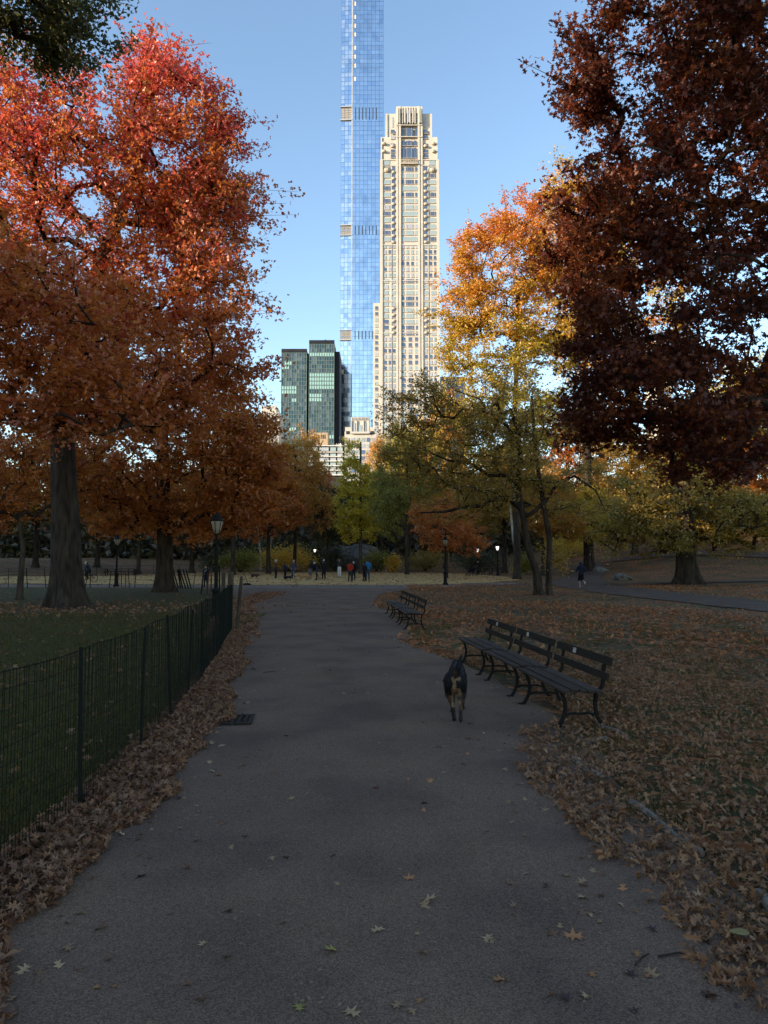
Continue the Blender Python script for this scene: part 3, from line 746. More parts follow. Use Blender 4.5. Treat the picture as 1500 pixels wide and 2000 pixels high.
YGREEN = leafmat('yellow_green_leaf', [(.14,.105,.012), (.23,.16,.015), (.34,.21,.02), (.17,.13,.015)], .5)
BROWNL = leafmat('brown_leaf', [(.30,.115,.014), (.46,.19,.018), (.56,.28,.022), (.32,.17,.016)], .55)

# the big red oak at the left, its trunk inside the fence
b = G(133, 1186)
tree('red_oak', 'huge red oak with thick dark trunk standing on the left lawn behind the mesh fence', b,
     [(0,0,0),(-.12,0,2),(-.3,0,4.5),(-.5,.1,7.5),(-.1,.3,11),(.9,.5,15),(2.3,.6,19)], .60,
     [E_(120,430,28,230,260,5.5,1.0), E_(345,300,29,125,170,3.5,1.2), E_(408,440,29,80,115,3,1.2), E_(400,560,28,85,80,3,.9), E_(310,165,29.5,55,60,2,1.2), E_(430,250,29.5,22,26,1,1), E_(462,405,29,36,42,1.5,1.0),
      E_(300,690,26,180,130,4,1.0), E_(470,735,28,50,40,2,.9), E_(60,700,21,180,150,3,.8), E_(40,600,18.5,150,120,2.2,.7), E_(130,790,20,170,75,2.5,.8), E_(-60,300,28,200,280,5,.5), E_(250,800,27,200,50,4,.6)],
     980, 92, MID, .175, .84, RED, M_BARK, 21, flare=.75, r1f=.35, lean=.35, flat=.30, tg=.35, spray=1.9)
b = G(320, 1156)
tree('rust_oak', 'broad oak in rusty brown leaf behind the huge red oak, trunk near the fence stakes', b,
     [(0,0,0),(0,0,2.5),(-.1,0,5),(-.3,.2,9),(-.4,.2,14)], .50,
     [E_(330,900,41,215,110,6,1.2), E_(440,890,39,110,110,4,1.1), E_(470,985,40,80,45,3,.7), E_(300,720,42,170,130,5,.9), E_(230,990,42,120,45,4,.8), E_(380,1010,41,110,40,3,.9), E_(400,800,40,110,70,4,.9), E_(505,905,40,40,80,3,.7)],
     520, 100, LOW, .24, 1.0, RUST, M_BARK, 22, flare=.6)
b = G(38, 1171)
tree('small_orange_tree', 'small orange tree with forked thin trunk at the far left of the lawn', b, [(0,0,0),(.05,0,1.5),(.1,0,2.6),(-.2,0,4)], .16,
     [E_(20,940,35,110,75,3), E_(90,900,35,70,60,2), E_(-40,900,35,90,90,3)], 150, 80, LOW, .18, .7, RUST, M_BARK2, 23, flare=.5)
# green branchy tree whose trunk stands left of the frame
tree('green_elm', 'green leaved tree reaching into the top left corner over the red oak', (-12.5,11.5,0),
     [(0,0,0),(.1,0,4),(.4,.2,9),(1.0,.4,14),(1.2,.6,18)], .42,
     [E_(110,40,15,100,55,1.6,1.5), E_(30,10,14,120,60,1.8,1.3), (-11.5,13.5,18.5,4.2,4.0,4.0,.9), (-13.5,14,14,3.5,3.5,4,.5)],
     430, 160, LOW, .115, .60, leafmat('elm_leaf', [(.040,.046,.013), (.075,.080,.018), (.11,.105,.022), (.16,.10,.025)], .45), M_BARK2, 24, lean=.3)
tree('shade_elm', 'unseen green elm added left of the camera to shade the dark red oak', (-13.5,2.5,0),
     [(0,0,0),(0,0,4),(.2,0,9),(.3,.2,22)], .42, [(-13.3,.9,16,5.2,5.2,6.5,1), (-13,3.0,24.5,5,6,4.5,.9)], 500, 90, LOW, .24, 1.0, DGREEN, M_BARK2, 64)  # unseen tree, added and shaped to keep sun off the dark oak
# the near dark oak that hangs in from the right
tr = tree('dark_red_oak', 'near oak in dark maroon leaf overhanging the right side, trunk out of view', (12.6,16.5,0),
     [(0,0,0),(-.1,0,3),(-.3,0,6),(-.6,.2,10),(-.8,.2,15)], .48,
     [E_(1300,120,16.5,175,190,3.2,1.1), E_(1140,175,16.5,70,45,1.2,1.0), E_(1180,60,16.5,70,80,1.8,.9), E_(1420,350,16,170,180,3.2,1.0), E_(1230,420,16.5,140,140,2.5,1.0), E_(1160,500,17,105,110,2,1.1), E_(1300,620,16,190,130,3,1.0), E_(1150,650,17,60,70,1.6,.8),
      E_(1300,780,15.5,185,85,2.6,1.0), E_(1180,800,16.5,85,80,2,.9), E_(1420,860,14.5,120,75,2.4,.9), E_(1340,900,16,90,35,1.6,.7), E_(1560,500,15,160,350,3,.6), E_(1450,80,15,150,130,3,.8), (12,18,15,3.5,4,4.5,.6)],
     760, 118, NEAR, .132, .56, MAROON, M_BARK, 25, lean=.25, droop=.8, sub=6, singles=290)
# the two leaning trunks with wide olive crown in the middle right
b = G(1056, 1162)
rt, *_ = tree('twin_trunk_tree', 'wide spreading olive tree with two leaning trunks on the right lawn', b,
     [(-.1,0,0),(-.2,0,1.2),(-.6,0,2.4),(-.9,0,4.2),(-1.2,0,5.9),(-1.0,0,7.4),(-1.1,.1,9),(-1.5,.1,10.2)], .23,
     [E_(880,870,39,130,90,3.2,1.1), E_(815,800,39,70,50,2,.9), E_(845,765,39,60,30,1.5,.9), E_(790,880,39,60,50,2,.6), E_(960,900,40,110,110,3.5,.9), E_(1080,880,40,90,120,3.5,.8), E_(900,980,39,110,40,3,.6), E_(1110,960,40,90,60,3,.6), E_(1000,800,40,80,60,3,.7), E_(1080,1090,40,30,22,1,.3)],
     460, 66, LOW, .16, .72, OLIVE, M_BARK, 26, flare=.55, lean=.1, sag=.16, r1f=.4)
V, F = loft_trunk([(.45,.1,0),(.5,.1,1.5),(.55,.1,3),(.15,.1,5.5),(-.15,.2,8),(-.3,.2,11)], .18, .07, .5, np.random.default_rng(2))
link('trunk', npmesh('trunk', V, F, smooth=True), rt, M_BARK)
for pts, r_ in (([(-.95,0,4.6),(-1.6,-.1,5.25),(-2.3,-.2,5.3),(-3.2,-.3,4.85),(-4.3,-.4,4.75),(-5.2,-.4,4.5),(-6.6,-.4,4.45)], [.15,.14,.125,.11,.09,.07,.03]), ([(-1.15,0,5.9),(-1.9,-.2,6.5),(-2.8,-.3,6.5),(-3.9,-.4,7.2),(-5.0,-.4,7.3),(-6.6,-.5,8.0)], [.12,.11,.095,.08,.06,.025]),
                ([(-1.05,.1,8.2),(-1.7,.1,9.3),(-2.7,.1,9.9),(-3.2,.1,10.8),(-4.6,.1,11.3)], [.10,.085,.07,.05,.02]), ([(.3,.2,5.0),(1.1,.2,6.2),(2.0,.1,6.5),(3.1,0,5.7),(3.6,0,4.6)], [.10,.085,.07,.05,.02]), ([(-.9,0,4.2),(-.2,0,4.6),(.45,.1,5.3)], [.13,.11,.10])):
    MB().tube(pts, r_, 8).build('limb', M_BARK, rt, True)
# low pin oak on the right meadow
b = G(1341, 1141)
tree('pin_oak', 'low wide yellow green pin oak with flared dark trunk on the right meadow', b, [(0,0,0),(0,0,2),(0,0,4.5),(.1,0,8)], .75,
     [E_(1340,1010,55,150,60,6,1.2), E_(1260,1050,54,90,35,4,.8), E_(1430,1040,55,80,40,4,.8), E_(1320,950,56,110,40,5,.8), E_(1210,1020,55,45,40,3,.5), E_(1470,1000,55,60,40,4,.6)],
     330, 90, LOW, .24, 1.05, YGREEN, M_BARK, 27, flare=.75, r1f=.6, droop=.6)
# sunlit orange and yellow giant behind the twin trunks
b = np.array([*P(1010,1100,68)[:2], 0]); b[2] = float(H(b[0], b[1]))
tree('tall_orange_tree', 'tall orange and yellow tree with sunlit top right of the limestone tower', b, [(0,0,0),(0,0,5),(-.3,0,12),(.3,0,22),(.4,0,29)], .34,
     [E_(985,520,66,105,95,5,1.1), E_(930,480,66,45,30,3,.8), E_(1010,430,67,55,45,4,.9), E_(900,600,66,45,55,3,.9), E_(850,625,66,22,14,2,.5), E_(960,690,66,100,90,5,1.1), E_(1080,600,68,90,130,5,.9), E_(890,560,66,30,20,2,.5), E_(1000,820,66,110,70,5,.8)],
     720, 100, LOW, .26, .95, ORANGE, M_BARK, 28, tg=.62, flare=.45)
b = np.array([*P(1150,1100,88)[:2], 0]); b[2] = float(H(b[0], b[1]))
tree('pink_orange_tree', 'pinkish orange tree top lit by the sun behind the dark red oak', b, [(0,0,0),(0,0,8),(0,0,20),(0,0,36)], .6,
     [E_(1110,360,88,55,45,4,1), E_(1150,460,88,110,120,6,1), E_(1200,650,88,150,150,7,1), E_(1090,480,88,60,60,4,.7)], 420, 80, LOW, .36, 1.4, ORANGE, M_BARK, 29)
# ginkgo beyond the sand
b = np.array([*P(704,1108,92)[:2], 0])
tree('ginkgo_tree', 'narrow pointed yellow ginkgo standing behind the sand below the stepped building', b, [(0,0,0),(0,0,6),(0,0,12),(0,0,17)], .22,
     [E_(690,885,92,16,30,1,.8), E_(690,930,92,30,40,2,1), E_(692,985,92,42,45,2.6,1), E_(698,1030,92,38,25,2.4,.8), E_(680,1050,92,10,18,1,.3), E_(720,1040,92,25,14,1.5,.3)],
     200, 80, LOW, .26, .75, leafmat('ginkgo_leaf', [(.34,.29,.016), (.54,.42,.02), (.62,.46,.02), (.40,.36,.02)], .6), M_BARK2, 30, flat=.7)
# ---------- other trees of the wood: six crowns grown once, copied with their own size, turn and colour
def proto(seed, h, wd, ntips, lpt, ls, crad, tall=.5):
    e = [(0,0,h*.62,wd*.95,wd*.95,h*.30,1), (wd*.35,wd*.2,h*.80,wd*.55,wd*.55,h*.18,.9), (-wd*.4,-wd*.3,h*.55,wd*.6,wd*.6,h*.2,.9), (wd*.45,-wd*.4,h*.42,wd*.55,wd*.5,h*.14,.8), (-wd*.3,wd*.4,h*.75,wd*.5,wd*.5,h*.18,.7)]
    r, *_ = tree('wood_tree', 'x', (0, 0, 0), [(0,0,0),(.1,0,h*.2),(-.1,.1,h*.45),(.1,0,h*.8)], h*.016+.05, e, ntips, lpt, LOW, ls, crad, OLIVE, M_BARK, seed)
    return r
PR = [proto(41, 18, 6.5, 260, 80, .34, 1.15), proto(42, 20, 6.0, 280, 80, .34, 1.1), proto(43, 14, 6.5, 230, 80, .32, 1.05), proto(44, 22, 7.0, 300, 75, .36, 1.25)]
used = set()
def wood(i, px, D, topy, lm, label, wpx=None, bm=None, rz=None, name='wood_tree'):
    src = PR[i]; hp = (18, 20, 14, 22)[i]; wp = (6.5, 6.0, 6.5, 7.0)[i]
    p = P(px, 1090, D); z0 = float(H(p[0], p[1])); top = P(px, topy, D)[2]; s = (top-z0)/(hp*.99)
    sw = s if wpx is None else (wpx/2*D/1400)/(wp*1.05)
    o = src if i not in used else copy_tree(src)
    used.add(i); o.name = name; o['label'] = label; o['group'] = 'trees of the wood beyond the meadow'
    o.location = (p[0], D, z0-.05); o.scale = (sw, sw, s); o.rotation_euler = (0, 0, rz if rz is not None else px*.7)
    for ch in o.children:
        ch.material_slots[0].link = 'OBJECT'; ch.material_slots[0].material = lm if ch.name.startswith('crown') else (bm or M_BARK)
    return o
wood(0, 575, 100, 836, BROWNL, 'brown olive tree rising left of the ginkgo, below the dark office slabs', 150)
wood(1, 622, 118, 900, RUST, 'rusty tree in front of the balcony block, left of the ginkgo', 90)
wood(2, 640, 104, 940, DGREEN, 'dark green tree close beside the left side of the ginkgo', 110)
wood(3, 795, 88, 818, GREEN, 'dense green tree right of the ginkgo, behind the sand', 140)
wood(1, 745, 112, 900, GREEN, 'darker green tree between the ginkgo and the dense green tree', 100)
wood(0, 800, 128, 818, GOLD, 'bright yellow tree top right above the dense green tree', 100)
wood(2, 868, 118, 762, ORANGE, 'orange tree top in front of the foot of the limestone tower', 130)
wood(3, 735, 150, 838, ORANGE, 'small orange tree top beside the stepped limestone building', 60)
wood(2, 872, 72, 968, RUST, 'low rusty brown tree behind the lamp post by the sand', 150)
wood(1, 985, 95, 850, OLIVE, 'olive tree behind the twin trunk tree', 170)
wood(0, 1060, 82, 900, BROWNL, 'brown green tree right behind the twin trunks', 150)
wood(2, 1150, 86, 945, GOLD, 'golden green tree behind the runner', 170)
wood(3, 1240, 98, 820, OLIVE, 'tall olive tree left of the pin oak, partly behind the dark oak', 200)
wood(0, 1390, 100, 790, YGREEN, 'yellow green tree high behind the pin oak', 220)
wood(1, 1500, 92, 830, RUST, 'rusty tree behind the pin oak at the right border', 200)
wood(1, 525, 92, 890, RUST, 'rust brown tree over the yellow bush', 150)
wood(3, 455, 84, 880, RUST, 'rust red tree behind the near lamp post', 170)
wood(0, 375, 96, 850, BROWNL, 'brown tree seen through the rust oak behind the stakes', 180)
wood(2, 270, 88, 900, RUST, 'rusty tree behind the cyclist', 190)
wood(1, 190, 105, 860, BROWNL, 'brown tree just right of the huge oak trunk, far back', 170)
wood(3, 70, 98, 840, OLIVE, 'olive tree left of the huge oak trunk, far back', 200)
wood(2, -30, 90, 880, RUST, 'rust tree at the far left edge of the wood', 190)
wood(0, 940, 130, 870, GREEN, 'green tree far behind the lit lamps', 150)
wood(3, 1110, 125, 800, RUST, 'rust tree far behind the runner', 180)
wood(2, 1300, 130, 860, BROWNL, 'brown tree far behind the pin oak', 180)
wood(1, 680, 132, 930, DGREEN, 'dark green tree behind the ginkgo', 160)
wood(3, 480, 125, 840, OLIVE, 'olive tree far behind the yellow bush', 170)
wood(0, 1600, 78, 700, OLIVE, 'tall olive tree at the right border behind the dark oak', 260)
wood(3, 1460, 120, 700, GOLD, 'golden tree glimpsed through the dark oak at the right', 220)
# pale leaning trunk and white birch trunks
o = empty('leaning_dead_trunk', (0,0,0), 0, 'pale sunlit bare trunk leaning right above the yellow bush', 'tree trunk')
a = P(527, 1062, 112); q = P(543, 1000, 112); o.location = a
t = MB().tube([(0,0,-2.5), (0,0,0), (.45,0,1.6), tuple(q-a)], [.24,.22,.17,.10], 8); t.tube([(.5,0,1.9), (1.1,.1,2.9), (2.8,.2,2.6)], [.07,.05,.03], 6); t.build('trunk', M_BIRCH, o, True)
for px, D, topy, lab in ((1003, 78, 965, 'white barked birch trunk behind the lit lamp'), (506, 113, 1010, 'thin crooked pale trunk left of the leaning dead trunk')):
    p = P(px, 1105, D); o = empty('birch_tree', (p[0], D, float(H(p[0], D))), 0, lab, 'tree')
    hh = P(px, topy, D)[2]-o.location.z
    t = MB().tube([(.35,0,-.1), (.2,0,hh*.3), (-.1,0,hh*.6), (-.4,0,hh)], [.2,.17,.13,.05], 8); t.tube([(0,0,hh*.45), (.6,0,hh*.7), (.9,0,hh*.95)], [.09,.06,.03], 6); t.build('trunk', M_BIRCH, o, True)
    r_ = np.random.default_rng(int(px)); pp = np.array([0, 0, hh])+r_.normal(0, 1, (900, 3))*np.array([1.6, 1.2, 1.0])
    scatter('crown', LOW, pp, rotmats(900, r_), r_.uniform(.2, .36, 900), r_.random(900), o, OLIVE)
# shrubs along the back of the sand
def shrub(px, py, D, wpx, hpx, lm, label, n=2600, ls=.20, seed=1, name='shrub'):
    r_ = np.random.default_rng(seed); p = P(px, py, D); k = D/1400; z0 = float(H(p[0], D))
    o = empty(name, (p[0], D, z0), 0, label, 'shrub', 'shrubs behind the sand field')
    h = hpx*k; wd = wpx*k/2; nc = 26
    cc = r_.normal(0, 1, (nc, 3)); cc /= np.linalg.norm(cc, axis=1)[:, None]; cc = cc*np.array([wd*.8, wd*.5, h*.42])*r_.uniform(.3, 1, (nc, 1))+np.array([0, 0, h*.5])
    cc[:, 2] = np.maximum(cc[:, 2], .3)
    st_ = MB()
    for c_ in cc[:14]: st_.tube([(0, 0, -.1), tuple(c_*.5+np.array([0,0,.1])), tuple(c_)], [.04, .03, .012], 5)
    st_.build('stem', M_BARK, o)
    kk = r_.integers(nc, size=n); pp = cc[kk]+r_.normal(0, 1, (n, 3))*np.array([wd*.17+.12, wd*.14+.12, h*.13+.06]); pp[:, 2] = np.abs(pp[:, 2])
    tint = np.clip(.6*(kk*.377 % 1)+.4*r_.random(n), 0, 1)
    scatter('foliage', LOW, pp, rotmats(n, r_, .8), r_.uniform(.6, 1.3, n)*ls, tint, o, lm)
BUSHY = leafmat('yellow_bush_leaf', [(.40,.21,.018), (.62,.34,.02), (.70,.43,.03), (.44,.28,.02)], .5)
shrub(565, 1100, 107, 150, 52, BUSHY, 'wide golden yellow bush behind the sand field', 5200, .28, 51)
shrub(470, 1100, 102, 130, 42, GREEN, 'low green shrub left of the golden bush', 3600, .26, 52)
shrub(420, 1102, 104, 90, 40, DGREEN, 'dark green shrub behind the near lamp post', 2600, .26, 53)
shrub(655, 1102, 108, 70, 48, DGREEN, 'dark shrub between golden bush and grey rock', 2600, .28, 54)
shrub(735, 1104, 108, 70, 40, GREEN, 'green shrub right of the ginkgo trunk', 2400, .26, 55)
shrub(768, 1085, 104, 36, 34, BUSHY, 'small orange bush right of the ginkgo', 1200, .26, 56)
shrub(830, 1104, 110, 110, 38, YGREEN, 'yellowish shrub behind the sand, left of the dark lamp post', 3000, .26, 57)
shrub(940, 1103, 104, 130, 46, DGREEN, 'dark green shrub behind the lit lamps', 3400, .28, 58)
shrub(1020, 1108, 88, 60, 40, GREEN, 'blue green shrub at the foot of the birch', 2200, .24, 59)
shrub(1110, 1098, 118, 150, 40, GOLD, 'golden undergrowth shrub behind the runner', 3200, .28, 60)
shrub(600, 1100, 118, 120, 60, DGREEN, 'tall dark shrub behind the golden bush', 3000, .28, 61)
shrub(520, 1098, 116, 120, 56, DGREEN, 'tall dark shrub below the leaning trunk', 3000, .28, 62)
# far wood that closes the view between the trunks
r_ = np.random.default_rng(77); n = 70000
xx = r_.uniform(-150, 170, n); yy = r_.uniform(148, 195, n); hh = 13+3*np.sin(xx*.11)+2*np.sin(xx*.27+1)
clx = np.round(xx/5); zz = H(xx, yy)+hh*r_.random(n)**1.25
scatter('far_wood', LOW, np.stack([xx, yy, zz], 1), rotmats(n, r_, 1.6), r_.uniform(1.2, 2.4, n), np.clip(.6*((clx*.618) % 1)+.4*r_.random(n), 0, 1), None,
        leafmat('far_wood_leaf', [(.03,.036,.014), (.085,.055,.02), (.11,.08,.022), (.045,.052,.018)], .35))
tag(bpy.data.objects['far_wood'], 'dark far wood behind the trees', None, None, 'stuff')
# ------------------------------------------------------------------ mesh wire fence on the left
M_WIRE = pm('green_black_wire', (.010,.012,.009), scale=5, rough=.9, spec=.1)
M_POST = pm('dark_fence_post', (.013,.013,.010), scale=5, rough=.9, spec=.15)
M_WOOD = pm('weathered_stake', (.085,.062,.042), (.045,.033,.024), scale=9, rough=.95, bump=.8, stretch=(1,1,.2))
M_IRON = pm('black_iron', (.009,.008,.007), (.013,.011,.009), scale=12, rough=.8, bump=.2)
FP = np.array([(-2.42,2.0),(-2.46,4.7),(-2.44,5.9),(-2.55,7.6),(-2.68,9.3),(-2.95,11.5),(-3.30,14.2),(-3.75,17),(-4.12,19.6)])
FD = np.concatenate([[0], np.cumsum(np.linalg.norm(np.diff(FP, axis=0), axis=1))])
def fpt(s): return np.array([np.interp(s, FD, FP[:, 0]), np.interp(s, FD, FP[:, 1])])
FHT = 1.30
fence = empty('wire_fence', (*FP[0], 0), 0, 'dark wire mesh fence with thin posts along the left edge of the path', 'fence')
fl = np.array([*FP[0], 0])
def ftop(s):       # the mesh sags a little between its posts
    return FHT-.03*abs(sin(s*1.5))+.015*sin(s*.8+1)
wm = MB().tube([(0,0,0), (0,0,.5), (.004,.002,1)], .0027, 4, cap=False).mesh('wire'); wm.materials.append(M_WIRE)
s = .1; rf = np.random.default_rng(5); nw = 0
while s < FD[-1] and nw < 296:
    p = fpt(s); o = bpy.data.objects.new('wire', wm); COL.objects.link(o); o.parent = fence
    o.location = (p[0]-fl[0]+.01*sin(s*2.1), p[1]-fl[1], .03); o.scale = (1, 1, ftop(s)-.03)
    o.rotation_euler = (rf.normal(0, .004), rf.normal(0, .004), rf.random()*6); s += .044+ .0005*rf.normal(); nw += 1
if s < FD[-1]:
    b = MB()
    while s < FD[-1]:
        p = fpt(s); b.tube([(p[0]-fl[0], p[1]-fl[1], .03), (p[0]-fl[0], p[1]-fl[1], ftop(s))], .0034, 4, cap=False); s += .045
    tag(b.build('wire_mesh', M_WIRE, fence), kind='stuff')
for k in range(11):
    pts = []
    for s in np.arange(0, FD[-1]+.01, .25):
        p = fpt(s); t = k/10
        pts.append((p[0]-fl[0]+.012*sin(s*2.1)+.006*rf.normal(), p[1]-fl[1], .04+(ftop(s)-.05)*t+.008*rf.normal()*(k < 10)))
    MB().tube(pts, .0045 if k == 10 else .0026, 4, cap=False).build('line_wire', M_WIRE, fence)
for y, ht, ln in ((2.6,1.3,0),(4.2,1.28,.01),(5.95,1.27,-.03),(7.75,1.26,.02),(9.2,1.28,-.07),(10.6,1.24,.05),(12.2,1.26,-.03),(14,1.25,.04),(15.6,1.3,-.04),(17.2,1.28,.03),(18.6,1.3,-.05)):
    x = np.interp(y, FP[:, 1], FP[:, 0])-.02
    o = MB().tube([(0,0,-.05), (ln*.5,0,ht*.5), (ln,.01,ht)], [.019,.018,.017], 6).build('post', M_POST, fence, True); o.location = (x-fl[0], y-fl[1], 0)
# end of the fence: old wooden posts bundled together
for i, (x, y, r, ht, lx, ly) in enumerate(((-4.22,19.75,.085,1.62,.02,0),(-4.05,19.9,.05,1.5,.10,.05),(-4.40,19.95,.055,1.6,-.06,0),(-4.02,19.55,.03,1.35,.16,-.04),(-4.18,19.5,.035,1.2,.05,-.1))):
    t = MB().tube([(0,0,-.05), (lx*.5,ly*.5,ht*.5), (lx,ly,ht-.05), (lx,ly,ht)], [r*1.05, r, r*.97, r*.7], 9)
    o = t.build('wooden_post', M_WOOD, fence); o.location = (x-fl[0], y-fl[1], 0)
# stake and wire fence round the back of the lawn
sf = empty('stake_fence', (-30, 48.6, 0), 0, 'low fence of thin leaning stakes and wire behind the left lawn', 'fence')
rs = np.random.default_rng(9)
x = -31.5
while x < -11.5:
    y = 48.7+rs.normal(0, .12); ht = rs.uniform(1.0, 1.35); lx = rs.normal(0, .10)
    o = MB().tube([(0,0,-.05), (lx,0,ht)], [.03,.026], 6).build('stake', M_POST if rs.random() < .7 else M_WOOD, sf); o.location = (x+30, y-48.6, 0)
    x += rs.choice([.35, .9, 1.3, 1.5])
for px in (365, 369, 373, 379, 384, 389):
    p = G(px, 1147); o = MB().tube([(0,0,-.05), (rs.uniform(-.45,-.15),0,1.25)], [.05,.045], 6).build('stake', M_POST, sf); o.location = (p[0]+30, p[1]-48.6-2, 0)
for i, px in enumerate((393, 405, 412, 429, 438)):
    p = G(px, 1160 if i < 3 else 1165); ht = (1.3,1.2,1.5,1.45,1.2)[i]
    o = MB().tube([(0,0,-.05), (rs.normal(0,.06),0,ht)], [.045,.04], 6).build('stake', (M_POST, pm('red_brown_stake', (.12,.035,.02), scale=6), M_WOOD, M_POST, M_WOOD)[i], sf); o.location = (p[0]+30, p[1]-48.6, 0)
for z in (.25, .55, .85, 1.05):
    pts = [(x+30, .05*sin(x), z+.04*sin(x*1.7)) for x in np.arange(-31.5, -10.5, .6)]
    MB().tube(pts, .008, 4, cap=False).build('line_wire', M_WIRE, sf)
# rail fences far off on the left
for px0, px1, py, D, ht, lab in ((150, 300, 1102, 84, 1.1, 'thin dark post and wire fence on the slope behind the cyclist'), (350, 480, 1090, 102, 1.0, 'thin dark fence at the foot of the wood behind the rust oak')):
    p0, p1 = P(px0, py, D), P(px1, py, D+4); z = float(H(p0[0], D))
    f = empty('park_fence', (p0[0], D, z), 0, lab, 'fence'); n = int((p1[0]-p0[0])/1.6)
    for i in range(n+1):
        q = p0+(p1-p0)*i/n; o = MB().tube([(0,0,-.4), (0,0,ht)], .03, 5).build('post', M_POST, f); o.location = (q[0]-p0[0], q[1]-D, float(H(q[0], q[1]))-z)
    for zz in (ht*.45, ht*.95):
        MB().tube([((p1[0]-p0[0])*t, 4*t, zz+float(H(p0[0]+(p1[0]-p0[0])*t, D+4*t))-z) for t in np.linspace(0, 1, 12)], .014, 4, cap=False).build('rail', M_POST, f)

# ------------------------------------------------------------------ park benches
M_SLAT = pm('dark_slat_wood', (.034,.026,.018), (.018,.014,.010), scale=14, rough=.8, bump=.5, stretch=(1,.15,1), det=8)
M_SEAT = pm('worn_seat_wood', (.058,.044,.034), (.028,.021,.017), scale=14, rough=.6, bump=.5, stretch=(1,.15,1), det=8)
M_PLAQ = pm('brushed_plaque', (.42,.36,.31), (.36,.31,.27), scale=20, rough=.5, metal=.2)
def flatbar(mb, pts, wdt, th):
    """bar of rectangular section following points in the x-z plane; width along y"""
    p = np.array(pts, float); t = np.gradient(p, axis=0); t /= np.linalg.norm(t, axis=1)[:, None]
    nr = np.stack([-t[:, 1], t[:, 0]], 1); n = len(p); th = np.broadcast_to(th, n)
    V = []
    for i in range(n):
        for sx, sy in ((-1,-1),(1,-1),(1,1),(-1,1)):
            q = p[i]+nr[i]*sx*th[i]/2; V.append((q[0], sy*wdt/2, q[1]))
    F = [[i*4+j, i*4+(j+1) % 4, (i+1)*4+(j+1) % 4, (i+1)*4+j] for i in range(n-1) for j in range(4)]+[[3,2,1,0],[n*4-4,n*4-3,n*4-2,n*4-1]]
    mb.add(V, F)
def smooth(pts, n=14):
    p = np.array(pts, float); t = np.linspace(0, 1, len(p)); u = np.linspace(0, 1, n)
    q = np.stack([np.interp(u, t, p[:, k]) for k in range(2)], 1)
    for _ in range(2): q[1:-1] = (q[:-2]+2*q[1:-1]+q[2:])/4
    return q
bframe = MB()
flatbar(bframe, smooth([(-.03,0),(.0,.02),(.06,.12),(.09,.25),(.05,.36),(.035,.43)]), .045, [.05]+[.036]*12+[.045])       # front leg
flatbar(bframe, smooth([(.56,0),(.52,.02),(.46,.13),(.44,.26),(.46,.36),(.47,.42)]), .045, [.05]+[.036]*12+[.045])        # rear leg
flatbar(bframe, smooth([(.0,.425),(.12,.435),(.25,.425),(.38,.410),(.50,.415)]), .045, .035)                         # seat rail
flatbar(bframe, smooth([(.46,.41),(.53,.44),(.555,.52),(.545,.62),(.575,.74),(.60,.83)]), .04, .032)                  # back upright
flatbar(bframe, smooth([(.06,.135),(.15,.165),(.25,.150),(.35,.165),(.455,.135)]), .035, .026)                        # stretcher
for x in (-.03, .555): bframe.box((x, 0, .012), (.04, .035, .012))
bfm = bframe.mesh('iron_frame', False); bfm.materials.append(M_IRON)
def slat(name, parent, c, size, m, ry=0):
    o = boxpart(name, parent, c, size, m); o.rotation_euler = (0, ry, 0); return o
def bench(p, u, L_, label, plaque=None):
    """p: front corner nearest the camera on the ground, u: unit vector along the bench away from it; faces the path"""
    rz = math.atan2(u[1], u[0])-pi/2
    o = empty('park_bench', (p[0], p[1], 0), rz, label, 'bench', 'park benches beside the path')
    for y in (.21, L_-.21):
        f = bpy.data.objects.new('iron_frame', bfm); COL.objects.link(f); f.parent = o; f.location = (0, y, 0)
    for i, (x, z, ry) in enumerate(((.025,.452,-.10),(.125,.462,-.02),(.225,.456,.06),(.325,.443,.08),(.425,.437,.0))):
        slat('seat_slat', o, (x, L_/2, z+.006*(i % 2)), (.080, L_-.02, .028), M_SEAT, ry)
    slat('back_slat', o, (.520, L_/2, .612), (.03, L_-.01, .085), M_SLAT, .12); slat('back_slat', o, (.567, L_/2, .785), (.03, L_-.01, .10), M_SLAT, .20)
    if plaque: slat('plaque', o, (.547, L_*plaque, .788), (.004, .10, .065), M_PLAQ, .20)
    return o
A = np.array([2.10, 8.42]); Bq = np.array([1.45, 14.0]); u = (Bq-A)/np.linalg.norm(Bq-A); LB = 1.76
for i, (lab, pl) in enumerate((('nearest wooden bench with pale plaque and curved iron legs, beside the dog', .62), ('middle bench of the near row of three, right of the dog', .66), ('farthest bench of the near row of three beside the path', .60))):
    bench(A+u*i*(LB+.14), u, LB, lab, pl)
A = np.array([.62, 20.1]); Bq = np.array([.02, 26.6]); u = (Bq-A)/np.linalg.norm(Bq-A)
for i, lab in enumerate(('front bench of the distant row where the path narrows', 'middle bench of the distant row where the path narrows', 'last bench of the distant row where the path narrows')):
    bench(A+u*i*2.1, u, 1.85, lab)
for i, (px, lab) in enumerate(((938, 'far low bench left of the lit lamp, beside the stroller'), (958, 'far low bench right under the lit lamp'))):
    p = P(px, 1120, 84); bench(np.array([p[0], 84-i*-2.2]), np.array([.75, .66]), 1.85, lab)
